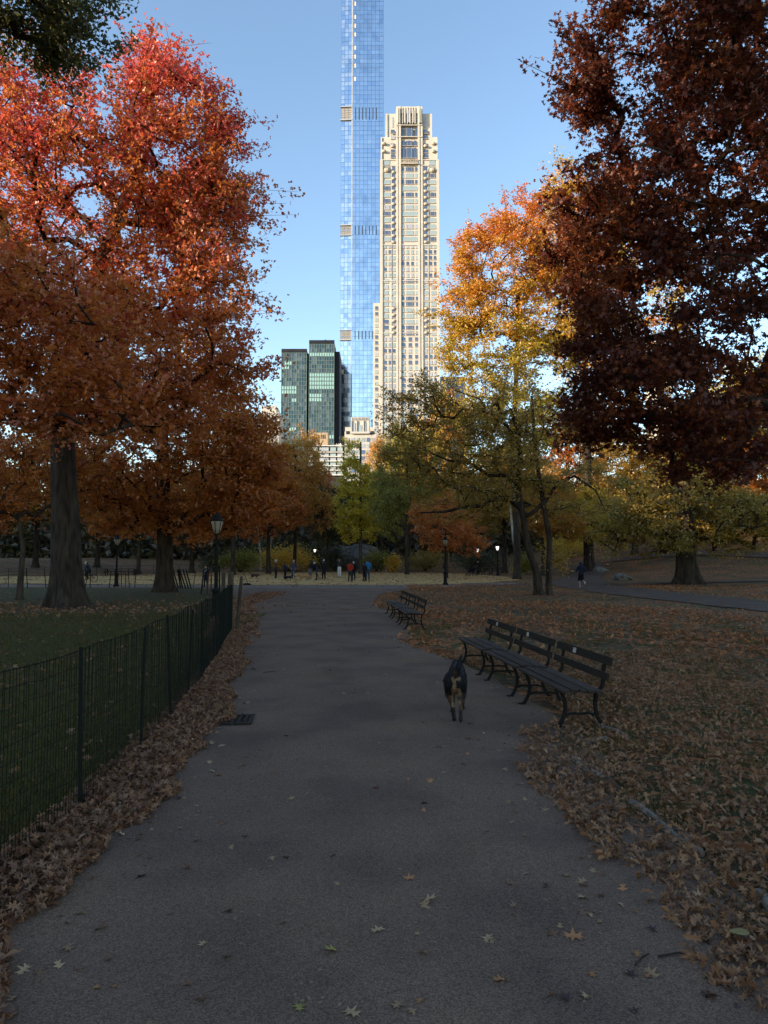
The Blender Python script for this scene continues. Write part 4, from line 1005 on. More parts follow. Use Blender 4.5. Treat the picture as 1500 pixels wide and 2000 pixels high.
# picnic table far on the left
p = P(236, 1113, 82); z = float(H(p[0], 82))
pt = empty('picnic_table', (p[0], 82, z), .05, 'long dark picnic table far off behind the stake fence', 'table')
boxpart('table_top', pt, (0,0,.75), (4.2,.8,.06), M_SLAT)
for y in (-.75, .75): boxpart('bench_seat', pt, (0,y,.45), (4.2,.28,.05), M_SLAT)
for x in (-1.6, 1.6): boxpart('trestle', pt, (x,0,.37), (.1,1.4,.08), M_IRON); boxpart('leg', pt, (x,-.35,.36), (.1,.1,.72), M_IRON); boxpart('leg', pt, (x,.35,.36), (.1,.1,.72), M_IRON)

# ------------------------------------------------------------------ street lamps
M_GLOBE = pm('frosted_glass', (.30,.25,.17), (.25,.20,.14), scale=3, rough=.35)
def litm(name, s):
    def b(N, L, out):
        e = N('ShaderNodeEmission'); e.inputs[0].default_value = (1,.93,.82,1); e.inputs[1].default_value = s; L(e.outputs[0], out.inputs[0])
    return mat(name, b)
M_LIT = litm('lit_globe', .8)
M_DIM = litm('dim_globe', .55)
def ring_ribs(mb, prof, n, r):
    for k in range(n):
        a = 2*pi*k/n+.4
        mb.tube([(q*cos(a), q*sin(a), z) for q, z in prof], r, 5)
def lamp(loc, ht, label, globe, name='street_lamp'):
    o = empty(name, (loc[0], loc[1], float(H(loc[0], loc[1]))), 0, label, 'street lamp', 'park lamp posts')
    s = ht/3.62
    m = MB().lathe([(.0,0),(.21,0),(.21,.08),(.17,.14),(.13,.22),(.125,.82),(.15,.86),(.16,.90),(.13,.94),(.07,1.0)], 12); base = m.build('base', M_IRON, o); base.scale = (s,)*3
    m = MB().lathe([(.062,.98),(.057,1.6),(.052,2.6),(.075,2.66),(.05,2.72),(.06,2.78),(.10,2.82)], 10)
    for k in range(8): a = 2*pi*k/8; m.tube([(.058*cos(a),.058*sin(a),1.0),(.050*cos(a),.050*sin(a),2.6)], .009, 4)
    pl = m.build('post', M_IRON, o); pl.scale = (s,)*3
    gp = [(.0,2.83),(.09,2.84),(.155,3.02),(.195,3.20),(.20,3.26),(.0,3.27)]
    g = MB().lathe(gp, 14).build('globe', globe, o, True); g.scale = (s,)*3
    rb = MB(); ring_ribs(rb, [(.10,2.82),(.165,3.02),(.207,3.22),(.215,3.28)], 6, .011); rb.build('lantern_ribs', M_IRON, o).scale = (s,)*3
    c = MB().lathe([(.0,3.27),(.235,3.27),(.225,3.31),(.15,3.38),(.15,3.43),(.09,3.50),(.03,3.53),(.03,3.57),(.0,3.62)], 14)
    c.build('cap', M_IRON, o).scale = (s,)*3
    return o
p = G(421, 1205); lamp(p, 3.62, 'black park lamp post with unlit lantern standing behind the mesh fence', M_GLOBE)
p = P(870, 1142, 53.5); lamp((p[0], 53.5), 3.7, 'dark lamp post at the edge of the sand, its lantern lost in the rusty leaves', M_GLOBE)
p = P(227, 1146, 50.5); lamp((p[0], 50.5), 3.7, 'dark lamp post between the huge oak trunk and the rust oak trunk', M_GLOBE)
p = P(972, 1118, 83); lamp((p[0], 83), (P(972,1061,83)[2]), 'lamp with brightest lit globe left of the twin trunks', M_LIT)
p = P(933, 1110, 96); lamp((p[0], 96), (P(933,1067,96)[2]), 'lit lamp behind the far stroller', M_LIT)
for px, py, D, lab in ((615, 1073, 112, 'small lit lamp over the golden bush'), (1078, 1069, 128, 'tiny lit lamp just right of the twin trunks'), (1104, 1069, 132, 'tiny lit lamp left of the runner')):
    p = P(px, py, D); lamp((p[0], D), p[2]-float(H(p[0], D))+.35, lab, M_LIT)

# ------------------------------------------------------------------ drain, edging, rocks, leaning pole
M_CAST = pm('cast_iron_drain', (.030,.023,.018), scale=20, rough=.7)
p = G(450, 1409); dr = empty('drain_grate', (p[0], p[1], .009), .1, 'iron drain grate with dark slots among the leaves left of the path', 'drain')
MB().box((0,0,.004), (.27,.24,.004)).build('slot_shade', pm('slot_shade_black', (.004,.004,.004), scale=3), dr)  # flat near-black plate stands in for the shade below the bars
for x in (-.25, .25): boxpart('frame_bar', dr, (x,0,.014), (.05,.5,.02), M_CAST)
for y in (-.225, .225): boxpart('frame_bar', dr, (0,y,.014), (.45,.05,.02), M_CAST)
for x in np.linspace(-.19, .19, 6): boxpart('grate_bar', dr, (x,0,.013), (.035,.40,.018), M_CAST, .0)
M_EDGE = pm('grey_steel_edging', (.19,.15,.115), (.09,.072,.056), scale=22, rough=.8, bump=.4)
for i, (a, b, hh, lab) in enumerate((((1232,1572),(1368,1674),.07,'longest bluish grey edging bar half covered by oak leaves'), ((1478,1754),(1560,1840),.07,'grey edging bar at the right picture border under leaves'), ((1120,1487),(1170,1522),.06,'short grey edging bar in the leaves below the nearest bench'), ((1135,1452),(1185,1447),.05,'small pale bar lying in the leaves just below the nearest bench'), ((1172,1418),(1230,1446),.06,'grey edging bar behind the legs of the nearest bench'))):
    a = G(*a); b = G(*b); d = b-a; L_ = np.linalg.norm(d)
    o = empty('edging_bar', ((a[0]+b[0])/2, (a[1]+b[1])/2, 0), math.atan2(d[1], d[0]), lab, 'path edging', 'edging bars along the path')
    m = MB(); nseg = 8; pts = [(-L_/2+L_*t, .008*sin(7*t+i), hh*.30+.010*sin(6*t+i)) for t in np.linspace(0, 1, nseg)]
    m.tube(pts, [.030+.004*sin(k*2.1) for k in range(nseg)], 6); m.build('bar', M_EDGE, o)
M_ROCK = pm('grey_rock', (.16,.145,.13), (.085,.078,.072), scale=1.6, rough=.95, bump=1, bscale=6)
def rock(px, py, D, wpx, hpx, label, seed, name='rock', sink=.25):
    p = P(px, py, D); k = D/1400; rg = np.random.default_rng(seed)
    m = MB().ell((0,0,0), (1,1,1), seg=18, rings=12); V = m.v[0]
    f = 1+.18*np.sin(V[:,0]*3+seed)+.12*np.sin(V[:,1]*5+V[:,2]*4+seed)+.06*np.sin(V[:,0]*9+V[:,2]*7)
    m.v[0] = V*f[:, None]*np.array([wpx*k/2, wpx*k*.35, hpx*k/(2-sink)])
    o = m.build(name, M_ROCK, None); o.location = (p[0], D, float(H(p[0], D))+hpx*k*(.5-sink)); tag(o, label, 'rock')
    return o
rock(1216, 1127, 64, 38, 16, 'single rounded boulder on the right meadow, left of the pin oak', 3)
rock(1173, 1093, 82, 26, 14, 'small dark boulder under the trees right of the runner', 4)
rock(690, 1092, 116, 100, 60, 'large grey rock outcrop behind the white trousered person', 5, 'rock_outcrop')
rock(612, 1078, 121, 30, 60, 'pale topped rock above the golden bush', 6, 'rock_outcrop')
p = G(485, 1143); o = empty('leaning_pole', (*p[:2], .012), 0, 'thin dark pole leaning left out of a small dark base at the sand edge', 'pole')
MB().tube([(0,0,.05), (-.38,0,1.0)], .022, 6).build('pole', M_POST, o); MB().ell((-.1,0,.07), (.32,.25,.09)).build('base', M_IRON, o, True)

# ------------------------------------------------------------------ people and animals: capsules melted into one surface
QUEUE = []
def capsule(mb, a, b, ra, rb, sides=10, sq=(1,1)):
    a = np.array(a, float); b = np.array(b, float); d = b-a; L_ = np.linalg.norm(d)+1e-6; d = d/L_
    s = [-ra*.95, -ra*.7, -ra*.3, 0, L_*.5, L_, L_+rb*.3, L_+rb*.7, L_+rb*.95]
    r = [ra*.3, ra*.71, ra*.95, ra, (ra+rb)/2, rb, rb*.95, rb*.71, rb*.3]
    ref = np.array([0,1.,0]) if abs(d[1]) < .9 else np.array([0,0,1.])
    u = np.cross(ref, d); u /= np.linalg.norm(u); v = np.cross(d, u); an = np.linspace(0, 2*pi, sides, endpoint=False)
    V = np.concatenate([a+d*si+ri*(np.cos(an)[:,None]*u*sq[0]+np.sin(an)[:,None]*v*sq[1]) for si, ri in zip(s, r)]); n = len(s)
    F = [[i*sides+j, i*sides+(j+1) % sides, (i+1)*sides+(j+1) % sides, (i+1)*sides+j] for i in range(n-1) for j in range(sides)]
    mb.add(V, F); 
    for e, off in ((0, 0), (1, (n-1)*sides)):
        c = V[off:off+sides]; cv = np.concatenate([c, [c.mean(0)]])
        mb.add(cv, [[(j+1) % sides, j, sides] if e == 0 else [j, (j+1) % sides, sides] for j in range(sides)])
    return mb
def melt(mb, name, mats, parent, voxel, after=None, sm=4):
    o = mb.build(name, mats, parent)
    r = o.modifiers.new('m', 'REMESH'); r.mode = 'VOXEL'; r.voxel_size = voxel; r.use_smooth_shade = True
    s_ = o.modifiers.new('s', 'SMOOTH'); s_.iterations = sm; s_.factor = .5
    QUEUE.append((o, after)); return o
SKIN = pm('skin', (.42,.25,.17), scale=10, rough=.6)
def cloth(name, c): return pm(name, c, tuple(x*.7 for x in c), scale=7, rough=.9, bump=.4, bscale=25)
CL = dict(black=cloth('black_cloth', (.012,.012,.015)), navy=cloth('navy_cloth', (.018,.022,.04)), brown=cloth('brown_cloth', (.085,.038,.024)), plum=cloth('grey_plum_cloth', (.062,.052,.066)), grey=cloth('grey_cloth', (.11,.10,.105)),
          white=cloth('white_cloth', (.55,.52,.48)), red=cloth('red_cloth', (.34,.032,.018)), blue=cloth('blue_cloth', (.035,.14,.30)), denim=cloth('denim_cloth', (.045,.052,.075)), tan=cloth('tan_cloth', (.42,.34,.24)), dgrey=cloth('dark_grey_cloth', (.035,.035,.04)))
HAIR = dict(dark=pm('dark_hair', (.018,.012,.009), scale=30), grey=pm('grey_hair', (.34,.33,.32), scale=30), brown=pm('brown_hair', (.06,.032,.016), scale=30))
HANDM = None
def hand_mesh():
    global HANDM
    if HANDM is None:
        m = MB(); capsule(m, (0,0,0), (0,.005,-.075), .03, .034, 8, (1,.5))
        for i, (x, l) in enumerate(((-.027,.062),(-.009,.075),(.009,.07),(.026,.052))):
            capsule(m, (x,.005,-.085), (x*1.1,.014,-.085-l*.5), .0095, .009, 6); capsule(m, (x*1.1,.014,-.085-l*.5), (x*1.1,.034,-.085-l), .009, .0075, 6)
        capsule(m, (.03,.008,-.025), (.052,.02,-.06), .011, .010, 6); capsule(m, (.052,.02,-.06), (.05,.03,-.088), .010, .008, 6)
        HANDM = m.mesh('hand', True); HANDM.materials.append(SKIN)
    return HANDM
def person(loc, yaw, ht, label, jacket, legs, shoes='black', hair='dark', cap=None, pose='stand', arms='down', bend=0, shorts=False, coat=False, group=None, sit=False, hood=False):
    """faces +Y before yaw"""
    s = ht/1.75; hip = .93; L_ = bend
    o = empty('person', (loc[0], loc[1], loc[2]), yaw, label, 'person', group); o.scale = (s,)*3
    def up(x, y, z):       # lean the upper body forward about the hips
        dz = z-hip; return (x, y*cos(L_)+dz*sin(L_), hip+dz*cos(L_)-y*sin(L_))
    if pose == 'run': K = {-1: ((-.09,.16,.52),(-.09,-.02,.13),(-.09,.06,.05)), 1: ((.09,-.02,.50),(.10,-.42,.42),(.10,-.46,.30))}
    elif pose == 'walk': K = {-1: ((-.09,.14,.50),(-.10,.22,.085),(-.11,.34,.05)), 1: ((.09,-.02,.49),(.11,-.25,.11),(.12,-.14,.05))}
    elif pose == 'sit': K = {-1: ((-.11,.42,.93),(-.12,.46,.50),(-.12,.58,.46)), 1: ((.11,.42,.93),(.12,.46,.50),(.12,.58,.46))}
    elif pose == 'ride': K = {-1: ((-.09,.30,.68),(-.10,.10,.30),(-.10,.22,.26)), 1: ((.09,.34,.85),(.10,.20,.50),(.10,.32,.47))}
    else: K = {-1: ((-.105,.03,.50),(-.12,-.01,.085),(-.14,.12,.045)), 1: ((.105,.02,.50),(.12,-.02,.085),(.15,.11,.045))}
    if pose == 'turn': K = {-1: ((-.12,.02,.50),(-.16,-.03,.085),(-.19,.09,.045)), 1: ((.09,.06,.50),(.10,.05,.085),(.14,.17,.045))}
    sh = {k: up(k*.19, 0, 1.42) for k in (-1, 1)}
    AR = dict(down=lambda k: (up(k*.245, -.03, 1.14), up(k*.245, .04, .88)), front=lambda k: (up(k*.25, -.02, 1.14), up(k*.08, .22, 1.08)), phone=lambda k: (up(k*.24, .03, 1.15), up(k*.10, .28, 1.25)),
              pocket=lambda k: (up(k*.30, -.06, 1.14), up(k*.20, .06, .97)), run=lambda k: (up(k*.28, -.16*k-.06, 1.17), up(k*.22, .12-.16*k, 1.12)), reach=lambda k: (up(k*.24, .14, 1.18), up(k*.18, .32, 1.0)), raised=lambda k: (up(k*.26, .12, 1.32), up(k*.13, .16, 1.58)))
    body = MB()
    capsule(body, up(0,0,1.0), up(0,.01,1.35), .13, .14, 12, (1.15,.75)); capsule(body, up(0,0,1.42), up(0,.02,1.54), .058, .055)
    body.ell(up(0,.03,1.635), (.076,.095,.118)); capsule(body, up(0,.115,1.63), up(0,.135,1.605), .014, .017, 6)
    for k in (-1, 1):
        body.ell(up(k*.078,.015,1.63), (.012,.02,.032), seg=6, rings=5)
        kn, an, to = K[k]; hp = (k*.095, 0, hip)
        capsule(body, hp, kn, .082, .055); capsule(body, kn, an, .056, .036); capsule(body, an, to, .034, .03)
        el, wr = AR[arms](k); capsule(body, sh[k], el, .052, .04); capsule(body, el, wr, .04, .027)
        h = bpy.data.objects.new('hand', hand_mesh()); COL.objects.link(h); h.parent = o
        d = Vector(wr)-Vector(el); h.location = wr; h.rotation_euler = (-d.normalized()).to_track_quat('Z', 'Y').to_euler()
    melt(body, 'body', SKIN, o, .022)
    j = MB(); capsule(j, up(0,-.005,.95), up(0,0,1.36), .165 if coat else .155, .158, 12, (1.15,.80)); capsule(j, sh[-1], sh[1], .075, .075)
    if coat: capsule(j, (0,-.01,.70), (0,0,1.0), .175, .165, 12, (1.1,.85))
    for k in (-1, 1):
        el, wr = AR[arms](k); w2 = tuple(np.array(el)+(np.array(wr)-np.array(el))*.93); capsule(j, sh[k], el, .074, .060); capsule(j, el, w2, .060, .046)
    if hood: capsule(j, up(0,-.06,1.46), up(0,.02,1.66), .10, .115)
    else: capsule(j, up(0,-.01,1.44), up(0,0,1.49), .078, .070)
    melt(j, 'jacket', CL[jacket], o, .024)
    t = MB(); capsule(t, (0,0,.90), (0,0,1.0), .155, .150, 12, (1.15,.85))
    for k in (-1, 1):
        kn, an, to = K[k]; capsule(t, (k*.095,0,hip-.02), kn, .105, .080 if not shorts else .10)
        if not shorts: capsule(t, kn, tuple(np.array(kn)+(np.array(an)-np.array(kn))*.93), .078, .062)
        f = MB(); a = np.array(an); b = np.array(to); capsule(f, a+(0,-.03,-.035), b+(0,.02,-.005), .045, .042, 8, (1,.9)); f.build('shoe', CL[shoes], o, True)
    melt(t, 'shorts' if shorts else 'trousers', CL[legs], o, .024)
    if not hood:
        h = MB(); h.ell(up(0,.005,1.672), (.088,.100,.095)); h.ell(up(0,-.045,1.62), (.078,.065,.09)); melt(h, 'hair', HAIR[hair], o, .02)
    if cap:
        c = MB(); c.ell(up(0,.015,1.705), (.095,.112,.075)); capsule(c, up(0,.10,1.70), up(0,.19,1.685), .055, .045, 8, (1,.2)); melt(c, 'cap', CL[cap], o, .018)
    ev = MB()
    for k in (-1, 1): ev.ell(up(k*.030,.118,1.65), (.011,.008,.008), seg=6, rings=5)
    ev.build('eye', HAIR['dark'], o, True)
    return o
GRP = 'people standing about the sand with their dogs'
def ppl(px, pyf, yaw, pyt, label, *a, **k):
    g = G(px, pyf, .012); D = g[1]; h = (P(px, pyt, D)[2]-.012)
    b = k.get('bend', 0); hh = h/(1-.45*(1-cos(b)))*1.0
    k.setdefault('group', GRP)
    return person(g, yaw, min(2.0, hh*.985), label, *a, **k)
ppl(538.5, 1132, -1.2, 1093, 'person in brown jacket and pale cap, leftmost in the standing group', 'brown', 'black', 'white', 'grey', 'white', arms='front')
ppl(556.5, 1131, -.9, 1098, 'person in dark clothes looking at a phone behind the small black dog', 'navy', 'black', arms='phone')
ppl(573.5, 1131, pi, 1093, 'person in greyish purple jacket with hands in pockets, facing the camera', 'plum', 'denim', 'black', 'grey', arms='pocket')
ppl(605.5, 1133, -.5, 1098, 'person in black hooded top and grey trousers bending over the golden dog', 'black', 'grey', 'white', 'dark', arms='reach', bend=.35, hood=True)
ppl(620, 1132, 1.0, 1097, 'grey haired person in black bending towards the sitting dog', 'black', 'dgrey', 'black', 'grey', arms='reach', bend=.55)
ppl(632.5, 1133, .6, 1093, 'person in white cap, long black coat and white shoes', 'black', 'black', 'white', 'dark', 'white', arms='front', coat=True)
ppl(663, 1128, 2.6, 1091, 'person in white trousers and dark top with arms raised to the head', 'dgrey', 'white', 'black', 'brown', arms='raised')
ppl(684, 1136, -.3, 1096, 'person in red jacket and dark trousers seen from behind', 'red', 'dgrey', 'black', 'dark', pose='turn', arms='front')
ppl(690.5, 1134.5, .2, 1096, 'grey haired person in dark clothes partly hidden by the red jacket', 'black', 'black', 'black', 'grey', arms='pocket')
ppl(712, 1135, .9, 1098, 'person all in black standing beside the blue jacket', 'black', 'black', 'black', 'dark', arms='pocket')
ppl(718, 1134.5, .3, 1091.5, 'tall person in bright blue jacket at the right end of the group', 'blue', 'denim', 'black', 'brown', arms='pocket')
o = ppl(402, 1147, 2.7, 1104, 'person in dark clothes with pale shoulder strap, behind the near lamp post', 'navy', 'navy', 'black', 'brown', arms='front', group='people walking on the far paths', pose='turn')
st_ = MB().tube([(-.17,.14,1.42), (-.02,.175,1.28), (.17,.15,1.08)], .02, 5); st_.build('strap', CL['white'], o)
ppl(1135.5, 1148, .05, 1097, 'runner in dark hoodie and black shorts seen from behind on the side path', 'navy', 'black', 'white', 'dark', pose='run', arms='run', shorts=True, hood=True, group='people walking on the far paths')
g = P(934, 1112, 86); person((g[0], 86, float(H(g[0], 86))), 2.4, 1.7, 'person in black standing behind the stroller by the far bench', 'black', 'black', group='people walking on the far paths', arms='front')

FUR = {}
def furmat(name, vcol):
    def b(N, L, out):
        a = N('ShaderNodeAttribute'); a.attribute_name = 'fur'
        tc = N('ShaderNodeTexCoord'); nz = N('ShaderNodeTexNoise'); nz.inputs['Scale'].default_value = 40; nz.inputs['Detail'].default_value = 5; L(tc.outputs['Object'], nz.inputs['Vector'])
        r = ramp(N, [(.6,.6,.6), (1.3,1.3,1.3)], [.3, .7]); L(nz.outputs[0], r.inputs[0])
        mx = N('ShaderNodeMix', data_type='RGBA', blend_type='MULTIPLY'); mx.inputs[0].default_value = 1; L(a.outputs['Color'], mx.inputs[6]); L(r.outputs[0], mx.inputs[7])
        p = N('ShaderNodeBsdfPrincipled'); L(mx.outputs[2], p.inputs['Base Color']); p.inputs['Roughness'].default_value = .75; p.inputs['Specular IOR Level'].default_value = .25
        bp = N('ShaderNodeBump'); bp.inputs['Strength'].default_value = .9; bp.inputs['Distance'].default_value = .02; L(nz.outputs[0], bp.inputs['Height']); L(bp.outputs[0], p.inputs['Normal']); L(p.outputs[0], out.inputs[0])
    return mat(name, b)
M_FUR = furmat('dog_fur', None)
def dog(loc, yaw, ht, label, colour, pose='stand', tail='up', voxel=.018, head=0.0, group=None, shag=0):
    """shoulder height .6 before scaling; faces +Y"""
    s = ht/.62; o = empty('dog', loc, yaw, label, 'dog', group); o.scale = (s*.77, s, s)
    m = MB(); T = .42
    sitz = 0
    if pose == 'sit':
        rump = np.array([0,-.16,.17]); chest = np.array([0,.10,.42])
    else:
        rump = np.array([0,-.30,.50]); chest = np.array([0,.24,.45])
    capsule(m, rump, chest, .115, .140, 14, (.95,1.15)); m.ell(tuple(chest+np.array([0,.02,-.02])), (.125,.17,.17), seg=12, rings=9)
    if pose != 'sit': m.ell((0,-.02,.44), (.125,.28,.125), seg=12, rings=9); m.ell((0,-.30,.48), (.118,.15,.150), seg=12, rings=9)
    nb = chest+np.array([0,.10,.08]); hd = nb+np.array([head*.18,.17,(.15 if pose != 'walk' else -.09)]); 
    if pose == 'low': hd = nb+np.array([head*.2,.24,-.22])
    capsule(m, nb, hd, .10, .075); m.ell(tuple(hd), (.075,.095,.075)); mz = hd+np.array([head*.1,.15,-.035]); capsule(m, hd+np.array([0,.04,-.015]), mz, .055, .032)
    for k in (-1, 1): m.ell(tuple(hd+np.array([k*.065,-.02,.06])), (.022,.03,.055), seg=8, rings=6)
    def leg(pts, rs):
        for a, b, ra, rb in zip(pts, pts[1:], rs, rs[1:]): capsule(m, a, b, ra, rb, 8)
    for k in (-1, 1):
        if pose == 'sit':
            leg([(k*.08,.14,.36),(k*.08,.15,.20),(k*.085,.16,.03),(k*.085,.20,.018)], [.06,.038,.03,.03])
            leg([(k*.10,-.12,.18),(k*.15,.06,.20),(k*.13,-.10,.04),(k*.14,.06,.025)], [.09,.06,.03,.03])
        else:
            st_ = {'walk': (.10, -.10), 'stand': (0, 0), 'low': (.05, -.04)}[pose]; f = st_[0]*k; r_ = -st_[0]*k
            leg([(k*.085,.28,.42),(k*.085,.24+f*.3,.30),(k*.08,.27+f,.12),(k*.08,.27+f,.03),(k*.08,.31+f,.018)], [.07,.042,.030,.028,.032])
            if pose == 'walk' and k > 0:      # lifted hind foot
                leg([(k*.070,-.30,.46),(k*.085,-.22,.31),(k*.085,-.42,.22),(k*.085,-.47,.12),(k*.085,-.50,.075)], [.110,.078,.034,.028,.032])
            else:
                leg([(k*.072,-.30,.46),(k*.085,-.20+r_*.5,.30),(k*.045,-.36+r_*.6,.19),(k*.025,-.34+r_*.6,.04),(k*.025,-.29+r_*.6,.02)], [.110,.080,.036,.030,.034])
    tb = rump+np.array([0,-.11,.07]) if pose != 'sit' else np.array([0,-.26,.10])
    if tail == 'up': tp = [tb, tb+(.02,-.09,.0), tb+(.06,-.14,.09), tb+(.10,-.13,.21)]
    elif tail == 'curl': tp = [tb, tb+(.0,-.10,.08), tb+(.0,-.12,.19), tb+(0,-.04,.25)]
    else: tp = [tb, tb+(0,-.10,-.06), tb+(.02,-.16,-.14), tb+(.03,-.20,-.22)]
    leg(tp, [.035,.046,.042,.018])
    def after(ob):
        me = ob.data; n = len(me.vertices); co = np.empty(n*3); me.vertices.foreach_get('co', co); co = co.reshape(-1, 3)
        c = colour(co); a = me.attributes.new('fur', 'FLOAT_COLOR', 'POINT'); a.data.foreach_set('color', np.concatenate([c, np.ones((n, 1))], 1).astype(np.float32).ravel())
        if shag:
            no = np.empty(n*3); me.vertices.foreach_get('normal', no); no = no.reshape(-1, 3); rg = np.random.default_rng(3)
            k = rg.integers(n, size=shag); p = co[k]; nn = no[k]
            back = np.array([0,-1.,-.45])+rg.normal(0,.25,(shag,3)); d = back-nn*np.sum(back*nn,1)[:,None]*.75; d /= np.linalg.norm(d,axis=1)[:,None]+1e-9
            sd = np.cross(d, nn); L_ = rg.uniform(.018,.042,(shag,1)); L_ = np.where(p[:,2:3] < .22, L_*.35, L_)
            V = np.stack([p-sd*.004-nn*.004, p+sd*.004-nn*.004, p+d*L_+nn*L_*.20], 1).reshape(-1,3)
            f = npmesh('fur', V, np.arange(shag*3).reshape(-1,3)); at = f.attributes.new('fur', 'FLOAT_COLOR', 'POINT')
            cc = np.repeat(colour(p)*rg.uniform(.7,1.3,(shag,1)), 3, 0); at.data.foreach_set('color', np.concatenate([cc, np.ones((shag*3,1))],1).astype(np.float32).ravel())
            tag(link('fur', f, ob.parent, M_FUR), kind='stuff')
    melt(m, 'body', M_FUR, o, voxel, after, 3)
    nz = MB().ell(tuple(mz+np.array([0,.03,.012])), (.018,.014,.014), seg=8, rings=6); nz.build('nose', CL['black'], o, True)
    return o
def col_shep(c):
    x, y, z = c.T; b = np.tile(np.array([.011,.0105,.012]), (len(c), 1)); tan_ = np.array([.17,.085,.04]); pale = np.array([.30,.19,.11])
    n = .02*np.sin(x*60)+.02*np.sin(z*45+y*30)
    low = (z+n < .30) & (z > .17); b[low] = tan_*.45
    inner = (np.abs(x)+n < .055) & (z < .40) & (z > .15) & (y < .0); b[inner] = pale*.8
    rump = (np.abs(x-.005)+n < .045-.25*np.abs(z-.48)*(z < .48)) & (z > .40) & (z < .53) & (y < -.38); b[rump] = pale
    b[(z < .17)] = np.array([.016,.013,.012]); fl_ = (z+n < .33) & (z > .2) & (y > 0); b[fl_] = tan_*.4
    tl = (y < -.44) & (z > .50) & (x < .045) & (z < .62); b[tl] = np.array([.06,.032,.018])
    return b
def col_of(rgb, patch=None):
    def f(c):
        b = np.tile(np.array(rgb), (len(c), 1))
        if patch is not None: b[(np.sin(c[:, 1]*9+c[:, 2]*7) > .2)] = np.array(patch)
        return b
    return f
g = G(899, 1412); dog((g[0]-.01, g[1]+.34, .008), -.14, .66, 'large black and tan shepherd dog walking away up the path, tail raised', col_shep, 'walk', 'up', .012, shag=9000)
GD = 'dogs playing on the sand'
g = G(497, 1131, .012); dog(g, -1.45, .52, 'dark brown and white dog trotting at the left end of the sand', col_of((.05,.025,.015), (.035,.018,.012)), 'walk', 'curl', group=GD)
g = G(563, 1134, .012); dog(g, -1.3, .42, 'small black dog standing in front of the phone user', col_of((.008,.008,.009)), 'stand', 'down', group=GD)
g = G(594, 1134, .012); dog(g, -1.3, .60, 'golden dog sniffing the sand before the hooded person', col_of((.30,.17,.07)), 'low', 'up', group=GD)
g = G(583, 1132, .012); dog(g, -1.2, .55, 'second golden dog with raised tail, left of the sniffing one', col_of((.36,.22,.10)), 'low', 'curl', group=GD)
g = G(624, 1133, .012); dog(g, 2.9, .62, 'pale golden dog sitting between the bending people', col_of((.40,.26,.13)), 'sit', 'down', group=GD)
# bicycle and rider behind the stake fence
p = P(172, 1137, 60); bk = empty('bicycle', (p[0], 60, 0.012), -.15, 'dark bicycle ridden left behind the stake fence', 'bicycle')
M_RUB = pm('black_rubber', (.012,.012,.012), scale=10)
for x in (-.55, .52):
    a = np.linspace(0, 2*pi, 25); w_ = empty('wheel', (x, 0, .34)); w_.parent = bk
    MB().tube([(.33*cos(t), 0, .33*sin(t)) for t in a], .022, 6, cap=False).build('tyre', M_RUB, w_)
    sp = MB()
    for t in a[:-1:2]: sp.tube([(0,0,0), (.32*cos(t),0,.32*sin(t))], .004, 4, cap=False)
    sp.build('spokes', M_IRON, w_)
fb = MB()
for a, b in (((-.55,0,.34),(-.42,0,.85)),((-.46,0,.72),(.12,0,.75)),((-.44,0,.62),(-.02,0,.30)),((-.02,0,.30),(.14,0,.86)),((-.02,0,.30),(.52,0,.34)),((.12,0,.75),(.52,0,.34))): fb.tube([a, b], .018, 6)
fb.build('frame', M_IRON, bk)
MB().tube([(-.42,0,.85), (-.42,0,.95), (-.52,0,1.0)], .014, 6).build('stem', M_IRON, bk); MB().tube([(-.55,-.28,1.0), (-.42,0,.98), (-.55,.28,1.0)], .014, 6).build('handlebar', M_IRON, bk)
MB().ell((.14,0,.89), (.13,.075,.035)).build('saddle', M_RUB, bk, True)
person((p[0]+.10, 60, .02), pi/2+.0, 1.72, 'cyclist in dark clothes with white helmet behind the stake fence', 'navy', 'black', 'black', 'dark', 'white', pose='ride', arms='reach', bend=.4, group='people walking on the far paths')
# stroller by the far bench
p = P(921, 1121, 80); z = float(H(p[0], 80)); sr = empty('stroller', (p[0], 80, z), .5, 'dark double stroller parked by the far bench', 'stroller')
for x, y in ((-.45,.3),(-.45,-.3),(.45,.3),(.45,-.3)):
    a = np.linspace(0, 2*pi, 17); o = MB().tube([(.14*cos(t), 0, .14*sin(t)) for t in a], .025, 6, cap=False); o.tube([(0,-.03,0),(0,.03,0)], .04, 6); o = o.build('wheel', M_RUB, sr); o.location = (x, y, .16)
f = MB()
for y in (-.28, .28): f.tube([(-.5,y,.2),(.3,y,.55),(.75,y,1.0)], .018, 5); f.tube([(.48,y,.2),(0,y,.6)], .018, 5)
f.tube([(.75,-.28,1.0),(.75,.28,1.0)], .02, 5); f.build('frame', M_IRON, sr)
for x in (-.3, .2): m = MB().ell((x,0,.55), (.24,.27,.16)); m.ell((x+.12,0,.80), (.20,.28,.20)); m.build('seat', CL['black'], sr, True)
# melt everything queued in one go
bpy.context.view_layer.update()
dg = bpy.context.evaluated_depsgraph_get()
new = []
for o, after in QUEUE: new.append(bpy.data.meshes.new_from_object(o.evaluated_get(dg)))
for (o, after), me in zip(QUEUE, new):
    o.modifiers.clear(); o.data = me
    if after: after(o)

